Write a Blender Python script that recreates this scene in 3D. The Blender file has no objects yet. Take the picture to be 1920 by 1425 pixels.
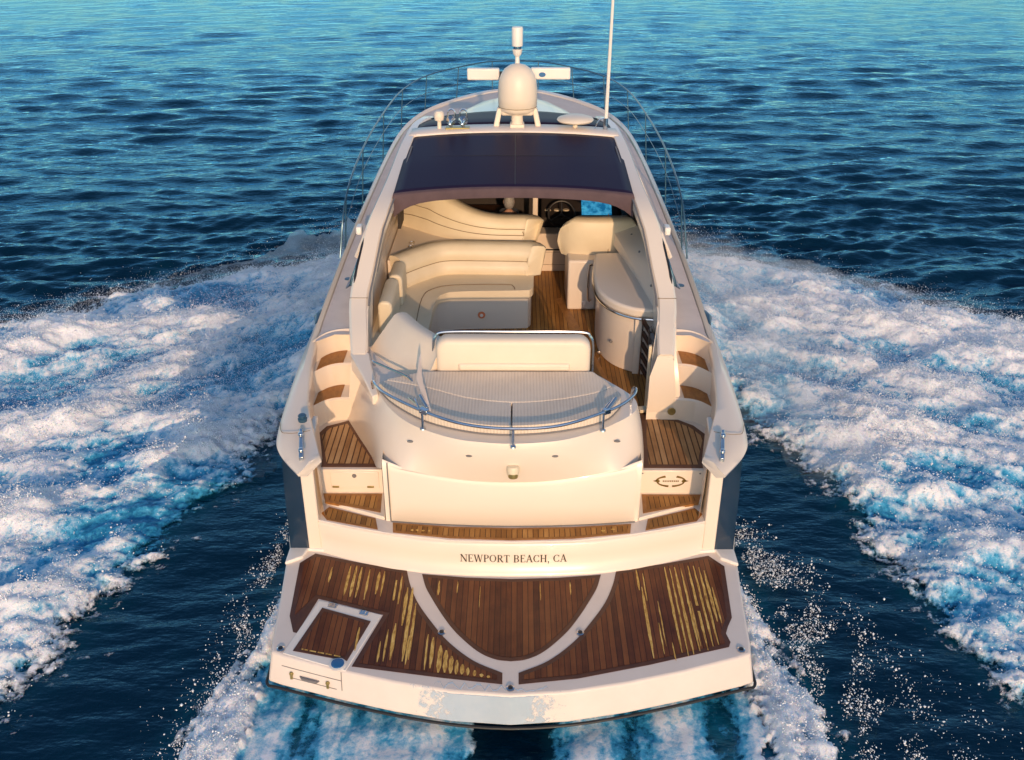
import bpy, bmesh, math, random
import numpy as np
from mathutils import Vector, Matrix
R = math.radians
random.seed(7)
S = bpy.context.scene
COL = S.collection

# ------------------------------------------------------------------ camera, sky, sun, exposure
cam = bpy.data.cameras.new('camera')
cam.lens = 33.75; cam.sensor_width = 36.0; cam.clip_start = 0.1; cam.clip_end = 30000
cam_o = bpy.data.objects.new('camera', cam); COL.objects.link(cam_o)
cam_o.location = (0.0457, -6.15, 6.7)
cam_o.rotation_euler = (R(90 - 28.134), 0, R(0.309))
S.camera = cam_o

SUN_EL, SUN_AZ = 16.0, 6.5            # azimuth measured from dead astern towards starboard
world = bpy.data.worlds.new('World'); S.world = world; world.use_nodes = True
wn = world.node_tree
sky = wn.nodes.new('ShaderNodeTexSky'); sky.sky_type = 'NISHITA'; sky.sun_disc = False
sky.sun_elevation = R(SUN_EL)
sdir = Vector((math.sin(R(SUN_AZ)) * math.cos(R(SUN_EL)), -math.cos(R(SUN_AZ)) * math.cos(R(SUN_EL)), math.sin(R(SUN_EL))))
sky.sun_rotation = math.atan2(sdir.x, sdir.y)
sky.air_density = 1.0; sky.dust_density = 0.6; sky.ozone_density = 1.6
bg = wn.nodes['Background']; bg.inputs['Strength'].default_value = 0.15
wn.links.new(sky.outputs[0], bg.inputs['Color'])
sun = bpy.data.lights.new('sun', 'SUN'); sun.energy = 2.0; sun.angle = R(0.6); sun.color = (1.0, 0.64, 0.37)
sun_o = bpy.data.objects.new('sun', sun); COL.objects.link(sun_o)
sun_o.rotation_euler = sdir.to_track_quat('Z', 'Y').to_euler()
S.view_settings.view_transform = 'Standard'; S.view_settings.look = 'None'
S.view_settings.exposure = 0.45; S.view_settings.gamma = 1.0
try: S.cycles.use_denoising = True
except Exception: pass
S.cycles.max_bounces = 7; S.cycles.volume_bounces = 3; S.cycles.transparent_max_bounces = 24

# ------------------------------------------------------------------ materials
def newmat(name):
    m = bpy.data.materials.new(name); m.use_nodes = True
    nt = m.node_tree
    return m, nt, nt.nodes['Principled BSDF']
def nd(nt, typ, **kw):
    n = nt.nodes.new(typ)
    for k, v in kw.items():
        if k in n.inputs: n.inputs[k].default_value = v
        else: setattr(n, k, v)
    return n
def ramp(nt, fac, stops):
    r = nt.nodes.new('ShaderNodeValToRGB')
    e = r.color_ramp.elements
    while len(e) < len(stops): e.new(0.5)
    for el, (p, c) in zip(e, stops):
        el.position = p; el.color = (c[0], c[1], c[2], 1) if len(c) == 3 else c
    nt.links.new(fac, r.inputs['Fac'])
    return r.outputs['Color']
def coords(nt, scale=(1, 1, 1)):
    tc = nt.nodes.new('ShaderNodeTexCoord'); mp = nt.nodes.new('ShaderNodeMapping')
    mp.inputs['Scale'].default_value = scale
    nt.links.new(tc.outputs['Object'], mp.inputs['Vector'])
    return mp.outputs['Vector']
def noise(nt, vec, scale, detail=3, rough=0.55):
    n = nd(nt, 'ShaderNodeTexNoise', Scale=scale, Detail=detail, Roughness=rough)
    nt.links.new(vec, n.inputs['Vector']); return n.outputs['Fac']
def bump(nt, b, h, strength=0.2, dist=0.01):
    bn = nd(nt, 'ShaderNodeBump', Strength=strength, Distance=dist)
    nt.links.new(h, bn.inputs['Height']); nt.links.new(bn.outputs[0], b.inputs['Normal'])
def simple(name, c1, c2=None, rough=0.4, nscale=3.0, bstr=0.0, bscale=60, metallic=0.0, coat=0.0, rvar=0.0, stretch=(1, 1, 1), spec=0.5):
    m, nt, b = newmat(name)
    v = coords(nt, stretch)
    c2 = c2 or tuple(x * 0.9 for x in c1)
    f = noise(nt, v, nscale, 5, 0.6)
    nt.links.new(ramp(nt, f, [(0.3, c2), (0.7, c1)]), b.inputs['Base Color'])
    b.inputs['Roughness'].default_value = rough; b.inputs['Metallic'].default_value = metallic
    b.inputs['Coat Weight'].default_value = coat; b.inputs['Coat Roughness'].default_value = 0.05
    b.inputs['Specular IOR Level'].default_value = spec
    if rvar:
        mr = nd(nt, 'ShaderNodeMapRange'); mr.inputs['To Min'].default_value = rough - rvar; mr.inputs['To Max'].default_value = rough + rvar
        nt.links.new(noise(nt, v, nscale * 2.3, 4), mr.inputs['Value']); nt.links.new(mr.outputs[0], b.inputs['Roughness'])
    if bstr: bump(nt, b, noise(nt, v, bscale, 3), bstr, 0.004)
    return m

M = {}
M['gel'] = simple('gelcoat', (0.79, 0.68, 0.565), (0.775, 0.665, 0.55), 0.28, 0.9, 0.0, 5, coat=0.25)
M['liner'] = simple('liner_gelcoat', (0.77, 0.67, 0.56), (0.75, 0.65, 0.54), 0.38, 1.0, 0.01, 30, rvar=0.05)
M['nonskid'] = simple('nonskid', (0.70, 0.60, 0.535), (0.63, 0.535, 0.475), 0.75, 4.0, 0.5, 240)
M['frame'] = simple('platform_gelcoat', (0.76, 0.665, 0.59), (0.71, 0.615, 0.54), 0.45, 3.0, 0.08, 90)
M['navy'] = simple('navy_topsides', (0.010, 0.030, 0.062), (0.008, 0.022, 0.045), 0.16, 1.2, 0.0, coat=0.6, rvar=0.05)
M['vinyl'] = simple('cream_vinyl', (0.76, 0.655, 0.475), (0.70, 0.59, 0.41), 0.48, 2.6, 0.12, 46, rvar=0.06)
M['vinyl2'] = simple('pale_vinyl', (0.77, 0.66, 0.525), (0.73, 0.615, 0.48), 0.5, 2.6, 0.12, 46)
M['seam'] = simple('seam', (0.27, 0.19, 0.11), rough=0.8)
M['grey'] = simple('grey_seal', (0.18, 0.17, 0.17), rough=0.6)
M['black'] = simple('black_plastic', (0.015, 0.015, 0.018), rough=0.45, nscale=8)
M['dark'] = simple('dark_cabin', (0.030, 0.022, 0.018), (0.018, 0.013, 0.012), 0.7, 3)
M['wood'] = simple('dark_joinery', (0.07, 0.028, 0.012), (0.04, 0.015, 0.008), 0.35, 3, stretch=(1, 6, 1))
M['steel'] = simple('stainless', (0.62, 0.62, 0.64), (0.5, 0.5, 0.52), 0.16, 9, metallic=1.0, rvar=0.06)
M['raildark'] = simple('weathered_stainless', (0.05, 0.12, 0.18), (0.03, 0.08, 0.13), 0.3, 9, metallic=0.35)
M['dome'] = simple('radome_white', (0.79, 0.68, 0.55), (0.75, 0.64, 0.51), 0.42, 2.5, 0.02, 40)
M['white'] = simple('white_paint', (0.82, 0.76, 0.69), (0.78, 0.72, 0.65), 0.35, 3)
M['film'] = simple('wash_film_painted_sky', (0.50, 0.63, 0.74), (0.42, 0.57, 0.70), 0.12, 5, coat=0.5)  # pale blue is sky and foam reflection put into the film's colour
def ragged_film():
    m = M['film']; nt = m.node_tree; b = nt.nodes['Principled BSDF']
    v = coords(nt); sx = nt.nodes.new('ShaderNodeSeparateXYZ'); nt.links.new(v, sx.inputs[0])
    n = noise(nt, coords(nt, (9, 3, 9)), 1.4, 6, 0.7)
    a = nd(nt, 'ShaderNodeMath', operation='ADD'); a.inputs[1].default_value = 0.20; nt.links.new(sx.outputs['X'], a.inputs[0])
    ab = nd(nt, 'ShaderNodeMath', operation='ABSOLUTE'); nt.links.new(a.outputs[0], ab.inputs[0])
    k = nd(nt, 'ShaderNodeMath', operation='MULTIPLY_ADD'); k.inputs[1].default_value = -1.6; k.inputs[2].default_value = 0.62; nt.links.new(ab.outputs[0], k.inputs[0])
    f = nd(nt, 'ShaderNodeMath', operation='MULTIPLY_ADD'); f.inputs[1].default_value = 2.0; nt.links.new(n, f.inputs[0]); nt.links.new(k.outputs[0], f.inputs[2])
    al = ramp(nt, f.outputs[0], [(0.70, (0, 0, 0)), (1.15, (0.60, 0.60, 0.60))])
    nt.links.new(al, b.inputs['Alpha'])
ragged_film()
M['blue'] = simple('blue_cap', (0.02, 0.14, 0.34), (0.015, 0.10, 0.26), 0.4, 8)
M['gold'] = simple('gilt_lettering', (0.24, 0.16, 0.04), (0.17, 0.11, 0.03), 0.35, 20, metallic=0.35)
M['ink'] = simple('dark_lettering', (0.055, 0.045, 0.03), rough=0.45)
M['brass'] = simple('aged_brass', (0.42, 0.33, 0.13), (0.30, 0.23, 0.08), 0.35, 12, metallic=0.6)
M['red'] = simple('red_strap', (0.28, 0.01, 0.012), rough=0.6)
M['amber'] = simple('amber_lens', (0.75, 0.22, 0.08), rough=0.3)
M['valance'] = simple('valance_cloth', (0.10, 0.062, 0.068), (0.075, 0.045, 0.052), 0.8, 5, 0.25, 60)
M['skin'] = simple('skin', (0.52, 0.30, 0.21), (0.46, 0.25, 0.17), 0.5, 8)
M['hair'] = simple('grey_hair', (0.36, 0.34, 0.32), (0.20, 0.18, 0.17), 0.7, 60)
M['shirt'] = simple('navy_shirt', (0.03, 0.035, 0.05), rough=0.85)
M['shorts'] = simple('khaki_shorts', (0.30, 0.24, 0.15), rough=0.85)

def sheet_roof():
    m, nt, b = newmat('navy_sunroof_panel')
    v = coords(nt)
    sx = nt.nodes.new('ShaderNodeSeparateXYZ'); nt.links.new(v, sx.inputs[0])
    f = noise(nt, coords(nt, (1.0, 2.2, 1)), 1.6, 5, 0.62)
    f2 = noise(nt, coords(nt, (9, 0.8, 1)), 2.0, 4, 0.7)
    a = nd(nt, 'ShaderNodeMath', operation='ADD'); nt.links.new(f, a.inputs[0]); nt.links.new(f2, a.inputs[1])
    c = ramp(nt, a.outputs[0], [(0.36, (0.0015, 0.008, 0.034)), (0.54, (0.004, 0.010, 0.038)), (0.72, (0.020, 0.014, 0.036))])
    nt.links.new(c, b.inputs['Base Color'])
    b.inputs['Roughness'].default_value = 0.42; b.inputs['Specular IOR Level'].default_value = 0.05; b.inputs['Specular Tint'].default_value = (0.5, 0.65, 1.0, 1)
    bump(nt, b, f2, 0.05, 0.01)
    return m
M['roof'] = sheet_roof()

def glass_tint():
    m, nt, b = newmat('tinted_glazing')
    v = coords(nt)
    nt.links.new(ramp(nt, noise(nt, v, 1.2, 3), [(0.3, (0.010, 0.030, 0.055)), (0.7, (0.016, 0.045, 0.075))]), b.inputs['Base Color'])
    b.inputs['Roughness'].default_value = 0.05
    b.inputs['Specular IOR Level'].default_value = 1.0
    b.inputs['Coat Weight'].default_value = 1.0; b.inputs['Coat Roughness'].default_value = 0.02
    return m
M['glass'] = glass_tint()

def planks(name, dark, mid, light, gap, pitch=0.05, gapw=0.09, rough=0.5, axis='X', grain=14, coat=0.04):
    m, nt, b = newmat(name)
    v = coords(nt); sx = nt.nodes.new('ShaderNodeSeparateXYZ'); nt.links.new(v, sx.inputs[0])
    d = nd(nt, 'ShaderNodeMath', operation='DIVIDE'); d.inputs[1].default_value = pitch
    nt.links.new(sx.outputs[axis], d.inputs[0])
    fl = nd(nt, 'ShaderNodeMath', operation='FLOOR'); nt.links.new(d.outputs[0], fl.inputs[0])
    fr = nd(nt, 'ShaderNodeMath', operation='FRACT'); nt.links.new(d.outputs[0], fr.inputs[0])
    wn_ = nd(nt, 'ShaderNodeTexWhiteNoise', noise_dimensions='1D'); nt.links.new(fl.outputs[0], wn_.inputs['W'])
    st = (grain, 0.9, 1) if axis == 'X' else (0.9, grain, 1)
    g = noise(nt, coords(nt, st), 4.0, 6, 0.7)
    pat = noise(nt, coords(nt, (1.2, 1.2, 1)), 2.6, 5, 0.65)
    s1 = nd(nt, 'ShaderNodeMath', operation='MULTIPLY'); s1.inputs[1].default_value = 0.34; nt.links.new(wn_.outputs['Value'], s1.inputs[0])
    s2 = nd(nt, 'ShaderNodeMath', operation='MULTIPLY_ADD'); s2.inputs[1].default_value = 0.42; nt.links.new(g, s2.inputs[0]); nt.links.new(s1.outputs[0], s2.inputs[2])
    s3 = nd(nt, 'ShaderNodeMath', operation='MULTIPLY_ADD'); s3.inputs[1].default_value = 0.5; nt.links.new(pat, s3.inputs[0]); nt.links.new(s2.outputs[0], s3.inputs[2])
    c = ramp(nt, s3.outputs[0], [(0.36, dark), (0.60, mid), (0.88, light)])
    # caulk line
    lt = nd(nt, 'ShaderNodeMath', operation='LESS_THAN'); lt.inputs[1].default_value = gapw; nt.links.new(fr.outputs[0], lt.inputs[0])
    mx = nd(nt, 'ShaderNodeMix', data_type='RGBA'); nt.links.new(lt.outputs[0], mx.inputs[0]); nt.links.new(c, mx.inputs[6]); mx.inputs[7].default_value = (*gap, 1)
    nt.links.new(mx.outputs[2], b.inputs['Base Color'])
    rr = nd(nt, 'ShaderNodeMapRange'); rr.inputs['To Min'].default_value = rough - 0.14; rr.inputs['To Max'].default_value = rough + 0.14
    nt.links.new(pat, rr.inputs['Value']); nt.links.new(rr.outputs[0], b.inputs['Roughness'])
    h = nd(nt, 'ShaderNodeMath', operation='SUBTRACT'); nt.links.new(g, h.inputs[0]); nt.links.new(lt.outputs[0], h.inputs[1])
    b.inputs['Coat Weight'].default_value = coat; b.inputs['Coat Roughness'].default_value = 0.22; b.inputs['Specular IOR Level'].default_value = 0.25
    bump(nt, b, h.outputs[0], 0.25, 0.003)
    return m
M['teak_p'] = planks('varnished_platform_teak', (0.050, 0.012, 0.006), (0.125, 0.035, 0.012), (0.215, 0.075, 0.024), (0.028, 0.009, 0.005), 0.052, 0.12, 0.40)
M['teak_m'] = simple('teak_margin', (0.10, 0.032, 0.013), (0.055, 0.016, 0.008), 0.45, 3.0, 0.15, 40, stretch=(3, 3, 1))
M['teak_c'] = planks('cockpit_teak', (0.17, 0.066, 0.014), (0.33, 0.145, 0.032), (0.50, 0.25, 0.070), (0.065, 0.025, 0.008), 0.052, 0.13, 0.55)
M['teak_cm'] = simple('cockpit_teak_margin', (0.40, 0.175, 0.040), (0.25, 0.10, 0.022), 0.5, 5.0, 0.15, 40, stretch=(5, 2, 1))
M['teak_s'] = planks('stern_step_teak', (0.21, 0.090, 0.026), (0.40, 0.205, 0.076), (0.58, 0.36, 0.17), (0.10, 0.042, 0.015), 0.062, 0.22, 0.6)
M['teak_sm'] = simple('stern_step_margin', (0.15, 0.056, 0.018), (0.09, 0.030, 0.011), 0.5, 5.0, 0.15, 40)

def worn():
    m, nt, b = newmat('worn_bare_teak')
    n1 = noise(nt, coords(nt, (30, 7, 1)), 2.2, 6, 0.75)
    n2 = noise(nt, coords(nt, (8, 3, 1)), 3.0, 4, 0.6)
    a = nd(nt, 'ShaderNodeMath', operation='MULTIPLY_ADD'); a.inputs[1].default_value = 0.6; nt.links.new(n2, a.inputs[0]); nt.links.new(n1, a.inputs[2])
    c = ramp(nt, a.outputs[0], [(0.56, (0.15, 0.05, 0.014)), (0.74, (0.52, 0.28, 0.05)), (1.0, (0.80, 0.55, 0.17))])
    nt.links.new(c, b.inputs['Base Color']); b.inputs['Roughness'].default_value = 0.6
    return m
M['worn'] = worn()

def pad():
    m, nt, b = newmat('ribbed_sunpad_cloth')
    v = coords(nt); sx = nt.nodes.new('ShaderNodeSeparateXYZ'); nt.links.new(v, sx.inputs[0])
    d = nd(nt, 'ShaderNodeMath', operation='MULTIPLY'); d.inputs[1].default_value = 2 * math.pi / 0.032; nt.links.new(sx.outputs['X'], d.inputs[0])
    s = nd(nt, 'ShaderNodeMath', operation='SINE'); nt.links.new(d.outputs[0], s.inputs[0])
    mr = nd(nt, 'ShaderNodeMapRange'); mr.inputs['From Min'].default_value = -1; nt.links.new(s.outputs[0], mr.inputs['Value'])
    f = noise(nt, v, 2.2, 4)
    a = nd(nt, 'ShaderNodeMath', operation='MULTIPLY_ADD'); a.inputs[1].default_value = 0.35; nt.links.new(mr.outputs[0], a.inputs[0]); nt.links.new(f, a.inputs[2])
    nt.links.new(ramp(nt, a.outputs[0], [(0.35, (0.56, 0.465, 0.37)), (0.85, (0.70, 0.60, 0.49))]), b.inputs['Base Color'])
    b.inputs['Roughness'].default_value = 0.85
    bump(nt, b, mr.outputs[0], 0.5, 0.004)
    return m
M['pad'] = pad()

def blue_panel():  # mottled blue for a dash panel, with weak emission added
    m, nt, b = newmat('blue_dash_panel')
    v = coords(nt)
    c = ramp(nt, noise(nt, v, 9, 3), [(0.42, (0.01, 0.16, 0.36)), (0.55, (0.05, 0.36, 0.62)), (0.7, (0.10, 0.46, 0.70))])
    nt.links.new(c, b.inputs['Base Color']); nt.links.new(c, b.inputs['Emission Color'])
    b.inputs['Emission Strength'].default_value = 0.55; b.inputs['Roughness'].default_value = 0.2
    return m
M['blue_panel'] = blue_panel()

# ------------------------------------------------------------------ mesh helpers
class MB:
    def __init__(s): s.v = []; s.f = []; s.m = []
    def add(s, vs, fs, mi=0):
        o = len(s.v); s.v += [tuple(float(c) for c in p) for p in vs]
        s.f += [tuple(i + o for i in q) for q in fs]; s.m += [mi] * len(fs); return s
    def prism(s, out, z0, z1, mi=0, out2=None, side=None):
        n = len(out); out2 = out2 or out
        za = z0 if hasattr(z0, '__len__') else [z0] * n
        zb = z1 if hasattr(z1, '__len__') else [z1] * n
        vs = [(p[0], p[1], za[i]) for i, p in enumerate(out2)] + [(p[0], p[1], zb[i]) for i, p in enumerate(out)]
        s.add(vs, [tuple(range(n))[::-1], tuple(range(n, 2 * n))], mi)
        o = len(s.v) - 2 * n
        for i in range(n):
            j = (i + 1) % n
            s.f.append((o + i, o + j, o + n + j, o + n + i)); s.m.append(mi if side is None else side)
        return s
    def sheet(s, out, z, mi=0):
        zz = z if hasattr(z, '__len__') else [z] * len(out)
        return s.add([(p[0], p[1], zz[i]) for i, p in enumerate(out)], [tuple(range(len(out)))], mi)
    def poly(s, pts, mi=0): return s.add(pts, [tuple(range(len(pts)))], mi)
    def loft(s, rows, mi=0, closed=False, caps=False):
        n = len(rows[0]); fs = []
        for i in range(len(rows) - 1):
            for j in range(n if closed else n - 1):
                k = (j + 1) % n
                fs.append((i * n + j, i * n + k, (i + 1) * n + k, (i + 1) * n + j))
        if caps and closed:
            fs.append(tuple(range(n))[::-1]); fs.append(tuple(range((len(rows) - 1) * n, len(rows) * n)))
        return s.add([p for r in rows for p in r], fs, mi)
    def box(s, c, d, mi=0, rz=0.0, rx=0.0):
        m = Matrix.Rotation(rz, 3, 'Z') @ Matrix.Rotation(rx, 3, 'X')
        vs = []
        for x in (-1, 1):
            for y in (-1, 1):
                for z in (-1, 1):
                    vs.append(Vector(c) + m @ Vector((x * d[0] / 2, y * d[1] / 2, z * d[2] / 2)))
        return s.add(vs, [(0, 1, 3, 2), (4, 6, 7, 5), (0, 4, 5, 1), (2, 3, 7, 6), (0, 2, 6, 4), (1, 5, 7, 3)], mi)
    def tube(s, path, r, n=8, mi=0, caps=True):
        P = [Vector(p) for p in path]; rows = []
        rr = r if hasattr(r, '__len__') else [r] * len(P)
        prev = None
        for i, p in enumerate(P):
            t = (P[min(i + 1, len(P) - 1)] - P[max(i - 1, 0)]).normalized()
            if prev is None:
                u = t.cross(Vector((0, 0, 1)))
                if u.length < 1e-3: u = t.cross(Vector((1, 0, 0)))
            else: u = prev - t * prev.dot(t)
            u.normalize(); prev = u; w = t.cross(u)
            rows.append([p + (u * math.cos(2 * math.pi * k / n) + w * math.sin(2 * math.pi * k / n)) * rr[i] for k in range(n)])
        return s.loft(rows, mi, closed=True, caps=caps)
    def lathe(s, prof, c, n=24, mi=0, axis='Z', sx=1, sy=1):
        rows = []
        for r, z in prof:
            row = []
            for k in range(n):
                a = 2 * math.pi * k / n; x, y = r * math.cos(a) * sx, r * math.sin(a) * sy
                p = (x, y, z) if axis == 'Z' else ((x, -z, y) if axis == '-Y' else (z, x, y))
                row.append((c[0] + p[0], c[1] + p[1], c[2] + p[2]))
            rows.append(row)
        return s.loft(rows, mi, closed=True, caps=True)
    def build(s, name, mats, parent=None, bevel=0, seg=2, sub=0, angle=35, smooth=True, recalc=True, solid=0, bang=30):
        me = bpy.data.meshes.new(name); me.from_pydata(s.v, [], s.f)
        if not isinstance(mats, (list, tuple)): mats = [mats]
        for m in mats: me.materials.append(M[m] if isinstance(m, str) else m)
        me.polygons.foreach_set('material_index', s.m)
        if recalc:
            bm = bmesh.new(); bm.from_mesh(me)
            bmesh.ops.remove_doubles(bm, verts=bm.verts, dist=0.0004)
            bmesh.ops.recalc_face_normals(bm, faces=bm.faces)
            bm.to_mesh(me); bm.free()
        if smooth:
            me.polygons.foreach_set('use_smooth', [True] * len(me.polygons))
            if not sub: me.set_sharp_from_angle(angle=R(angle))
        me.update()
        o = bpy.data.objects.new(name, me); COL.objects.link(o)
        if parent is not None: o.parent = parent
        if solid:
            md = o.modifiers.new('solid', 'SOLIDIFY'); md.thickness = solid; md.offset = -1
        if sub:
            md = o.modifiers.new('sub', 'SUBSURF'); md.levels = sub; md.render_levels = sub
        if bevel:
            md = o.modifiers.new('bev', 'BEVEL'); md.width = bevel; md.segments = seg; md.limit_method = 'ANGLE'; md.angle_limit = R(bang)
        return o

def mirror(pts): return [(-p[0],) + tuple(p[1:]) for p in pts]
def spline(pts, n=6, closed=False):
    P = [Vector(p) for p in pts]; out = []
    N = len(P)
    rng = N if closed else N - 1
    for i in range(rng):
        p0 = P[(i - 1) % N] if closed or i > 0 else P[0] * 2 - P[1]
        p1, p2 = P[i], P[(i + 1) % N]
        p3 = P[(i + 2) % N] if closed or i + 2 < N else P[-1] * 2 - P[-2]
        for k in range(n):
            t = k / n
            out.append(0.5 * ((2 * p1) + (p2 - p0) * t + (2 * p0 - 5 * p1 + 4 * p2 - p3) * t * t + (3 * p1 - p0 - 3 * p2 + p3) * t ** 3))
    if not closed: out.append(P[-1].copy())
    return out
def inset(poly, d):
    n = len(poly); A = sum(poly[i][0] * poly[(i + 1) % n][1] - poly[(i + 1) % n][0] * poly[i][1] for i in range(n))
    sgn = 1 if A > 0 else -1; out = []
    for i in range(n):
        p0, p1, p2 = Vector(poly[i - 1][:2]), Vector(poly[i][:2]), Vector(poly[(i + 1) % n][:2])
        a, b = (p1 - p0).normalized(), (p2 - p1).normalized()
        na, nb = Vector((-a.y, a.x)) * sgn, Vector((-b.y, b.x)) * sgn
        k = na + nb; k = k / max(0.3, k.dot(na)) if k.length > 1e-6 else na
        if k.length > 3: k = k.normalized() * 3
        q = p1 + k * d
        if d > 0:      # drop points that crossed another edge
            m = min(seg_dist(q, Vector(poly[t][:2]), Vector(poly[(t + 1) % n][:2])) for t in range(n))
            if m < 0.93 * d: continue
        out.append((q.x, q.y))
    return out
def seg_dist(q, a, b):
    e = b - a; t = max(0, min(1, (q - a).dot(e) / max(1e-9, e.dot(e)))); return (q - a - e * t).length
def cub_table(tab, y):
    if y <= tab[0][0]: return list(tab[0][1:])
    if y >= tab[-1][0]: return list(tab[-1][1:])
    i = max(k for k in range(len(tab) - 1) if tab[k][0] <= y); a, b = tab[i], tab[i + 1]; h = b[0] - a[0]; t = (y - a[0]) / h
    c, d = tab[max(i - 1, 0)], tab[min(i + 2, len(tab) - 1)]; out = []
    for k in range(1, len(a)):
        m0 = (b[k] - c[k]) / max(1e-6, b[0] - c[0]); m1 = (d[k] - a[k]) / max(1e-6, d[0] - a[0])
        out.append((2*t**3-3*t*t+1)*a[k] + (t**3-2*t*t+t)*h*m0 + (3*t*t-2*t**3)*b[k] + (t**3-t*t)*h*m1)
    return out
def lerp_table(tab, y):
    if y <= tab[0][0]: return list(tab[0][1:])
    for a, b in zip(tab, tab[1:]):
        if y <= b[0]:
            t = (y - a[0]) / (b[0] - a[0]); return [a[k] + (b[k] - a[k]) * t for k in range(1, len(a))]
    return list(tab[-1][1:])
def sweep(path, sec, n_sub=5, mb=None, mi=0, caps=True, up=None):
    """path: plan points (x,y,z0); sec: closed list (a,b), a along the left normal, b up. sec may be a function of the fraction t"""
    P = spline(path, n_sub); rows = []
    for i, p in enumerate(P):
        t = P[min(i + 1, len(P) - 1)] - P[max(i - 1, 0)]; t.z = 0; t.normalize()
        nrm = Vector((-t.y, t.x, 0))
        sc = sec(i / (len(P) - 1)) if callable(sec) else sec
        rows.append([p + nrm * a + Vector((0, 0, b)) for a, b in sc])
    mb = mb or MB(); mb.loft(rows, mi, closed=True, caps=caps); return mb
def rrect(w, h, r, n=4, x0=0, z0=0, r2=None):
    """rounded rectangle section a in [x0,x0+w], b in [z0,z0+h]; r at the top, r2 at the bottom"""
    r2 = r if r2 is None else r2; out = []
    for cx, cz, a0, q in ((x0 + w - r, z0 + h - r, 0, r), (x0 + r, z0 + h - r, 90, r), (x0 + r2, z0 + r2, 180, r2), (x0 + w - r2, z0 + r2, 270, r2)):
        for k in range(n + 1):
            a = R(a0 + 90 * k / n); out.append((cx + q * math.cos(a), cz + q * math.sin(a)))
    return out
def thing(name, label, cat, loc=(0, 0, 0), group=None):
    o = bpy.data.objects.new(name, None); COL.objects.link(o); o.location = loc
    o['label'] = label; o['category'] = cat
    if group: o['group'] = group
    return o
def kind(o, k): o['kind'] = k; return o

# ------------------------------------------------------------------ the yacht
Y = thing('motor_yacht', 'cream and navy motor yacht with open teak cockpit speeding away across the sea', 'yacht')
def both(fn):
    for sg in (1, -1): fn(sg)
def sx_(pts, sg): return [(p[0] * sg,) + tuple(p[1:]) for p in pts]

OUT = [(1.22, 1.98, 1.80), (1.40, 2.115, 1.806), (1.57, 2.215, 1.82), (1.75, 2.28, 1.84), (2.10, 2.31, 1.88), (2.90, 2.31, 1.98), (4.10, 2.30, 2.06), (5.85, 2.31, 2.13),
       (6.90, 2.31, 2.17), (8.0, 2.30, 2.21), (10.1, 2.27, 2.27), (12.1, 2.17, 2.32), (13.5, 1.86, 2.35), (14.56, 1.30, 2.37), (15.3, 0.66, 2.38), (15.65, 0.02, 2.38)]
INN = [(1.45, 1.79), (1.775, 1.895), (2.03, 1.98), (2.29, 2.06), (2.85, 2.135), (3.34, 2.18), (4.0, 2.20), (5.85, 2.215), (6.9, 2.21), (8.0, 2.20), (10.1, 2.17), (12.0, 2.07), (13.35, 1.77), (14.35, 1.22), (15.1, 0.58), (15.45, 0.02)]
oy = [1.22, 1.40, 1.57, 1.75, 2.1, 2.45, 2.9, 3.34, 4.1, 5.85, 6.9, 8.0, 10.1, 12.1, 13.5, 14.56, 15.3, 15.65]
iy = [1.45, 1.6, 1.775, 1.92, 2.15, 2.45, 2.85, 3.34, 4.0, 5.85, 6.9, 8.0, 10.1, 12.0, 13.35, 14.35, 15.1, 15.45]
def gunwale(sg):
    rows = []
    oy_, iy_ = [[p.x for p in spline([(v, 0, 0) for v in q], 4)] for q in (oy, iy)]
    for a, b in zip(oy_, iy_):
        xo, z = cub_table(OUT, a); xi = cub_table(INN, b)[0]
        lh = 0.055 + 0.075 * min(1, max(0, (a - 1.4) / 0.5))
        rows.append([(xi * sg, b, z - lh * .8), (xi * sg, b, z - 0.015), (xi * sg + 0.015 * sg, b, z + 0.012), ((xi * 0.55 + xo * 0.45) * sg, (a + b) / 2, z + 0.035),
                     ((xo - 0.06) * sg, a, z + 0.012), ((xo - 0.012) * sg, a, z - 0.03), (xo * sg, a, z - 0.5 * lh), ((xo - 0.02) * sg, a, z - lh), ((xo - 0.1) * sg, a, z - lh)])
    return MB().loft(rows, closed=True, caps=True).build('gunwale', 'gel', Y, angle=50)
for sg in (-1, 1): gunwale(sg)

hs = [1.65, 2.1, 2.8, 4.1, 5.85, 8.0, 10.1, 12.1, 13.5, 14.56, 15.3]
def topsides(sg):
    rows = []
    for y in hs:
        xo, z = lerp_table(OUT, max(y, 1.65)); f = max(0, (y - 6) / 9.3)
        zb = 0.56 + 0.05 * min(1, (y - 1.65)) + 0.75 * f ** 1.3; xb = (xo - 0.005) * (1 - 0.22 * f) - 0.18 * f
        rows.append([((xo - 0.03) * sg, y, z - 0.125), (((xo - 0.03) * 0.6 + xb * 0.4) * sg, y, (z - 0.12) * 0.6 + zb * 0.4), (xb * sg, y, zb)])
    mb = MB().loft(rows)
    mb.poly([(2.06 * sg, 1.65, 1.74), (2.215 * sg, 1.65, 1.72), (2.235 * sg, 1.65, 1.3), (2.25 * sg, 1.65, 0.56), (2.06 * sg, 1.65, 0.56)])
    mb.poly([(2.06 * sg, 1.65, 1.735), (2.215 * sg, 1.65, 1.715), (2.2 * sg, 1.6, 1.74), (1.95 * sg, 1.6, 1.74)])
    o = mb.build('topsides', 'navy', Y, angle=40)
    # white inner edge of the stern wing
    w = MB().prism([(1.93 * sg, 1.645), (2.062 * sg, 1.645), (2.062 * sg, 1.75), (2.03 * sg, 2.3), (1.98 * sg, 2.3), (1.95 * sg, 2.0)], 0.56, 1.765)
    w.build('stern_wing', 'gel', Y, bevel=0.012)
    return o
for sg in (-1, 1): topsides(sg)
rows = []
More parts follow.
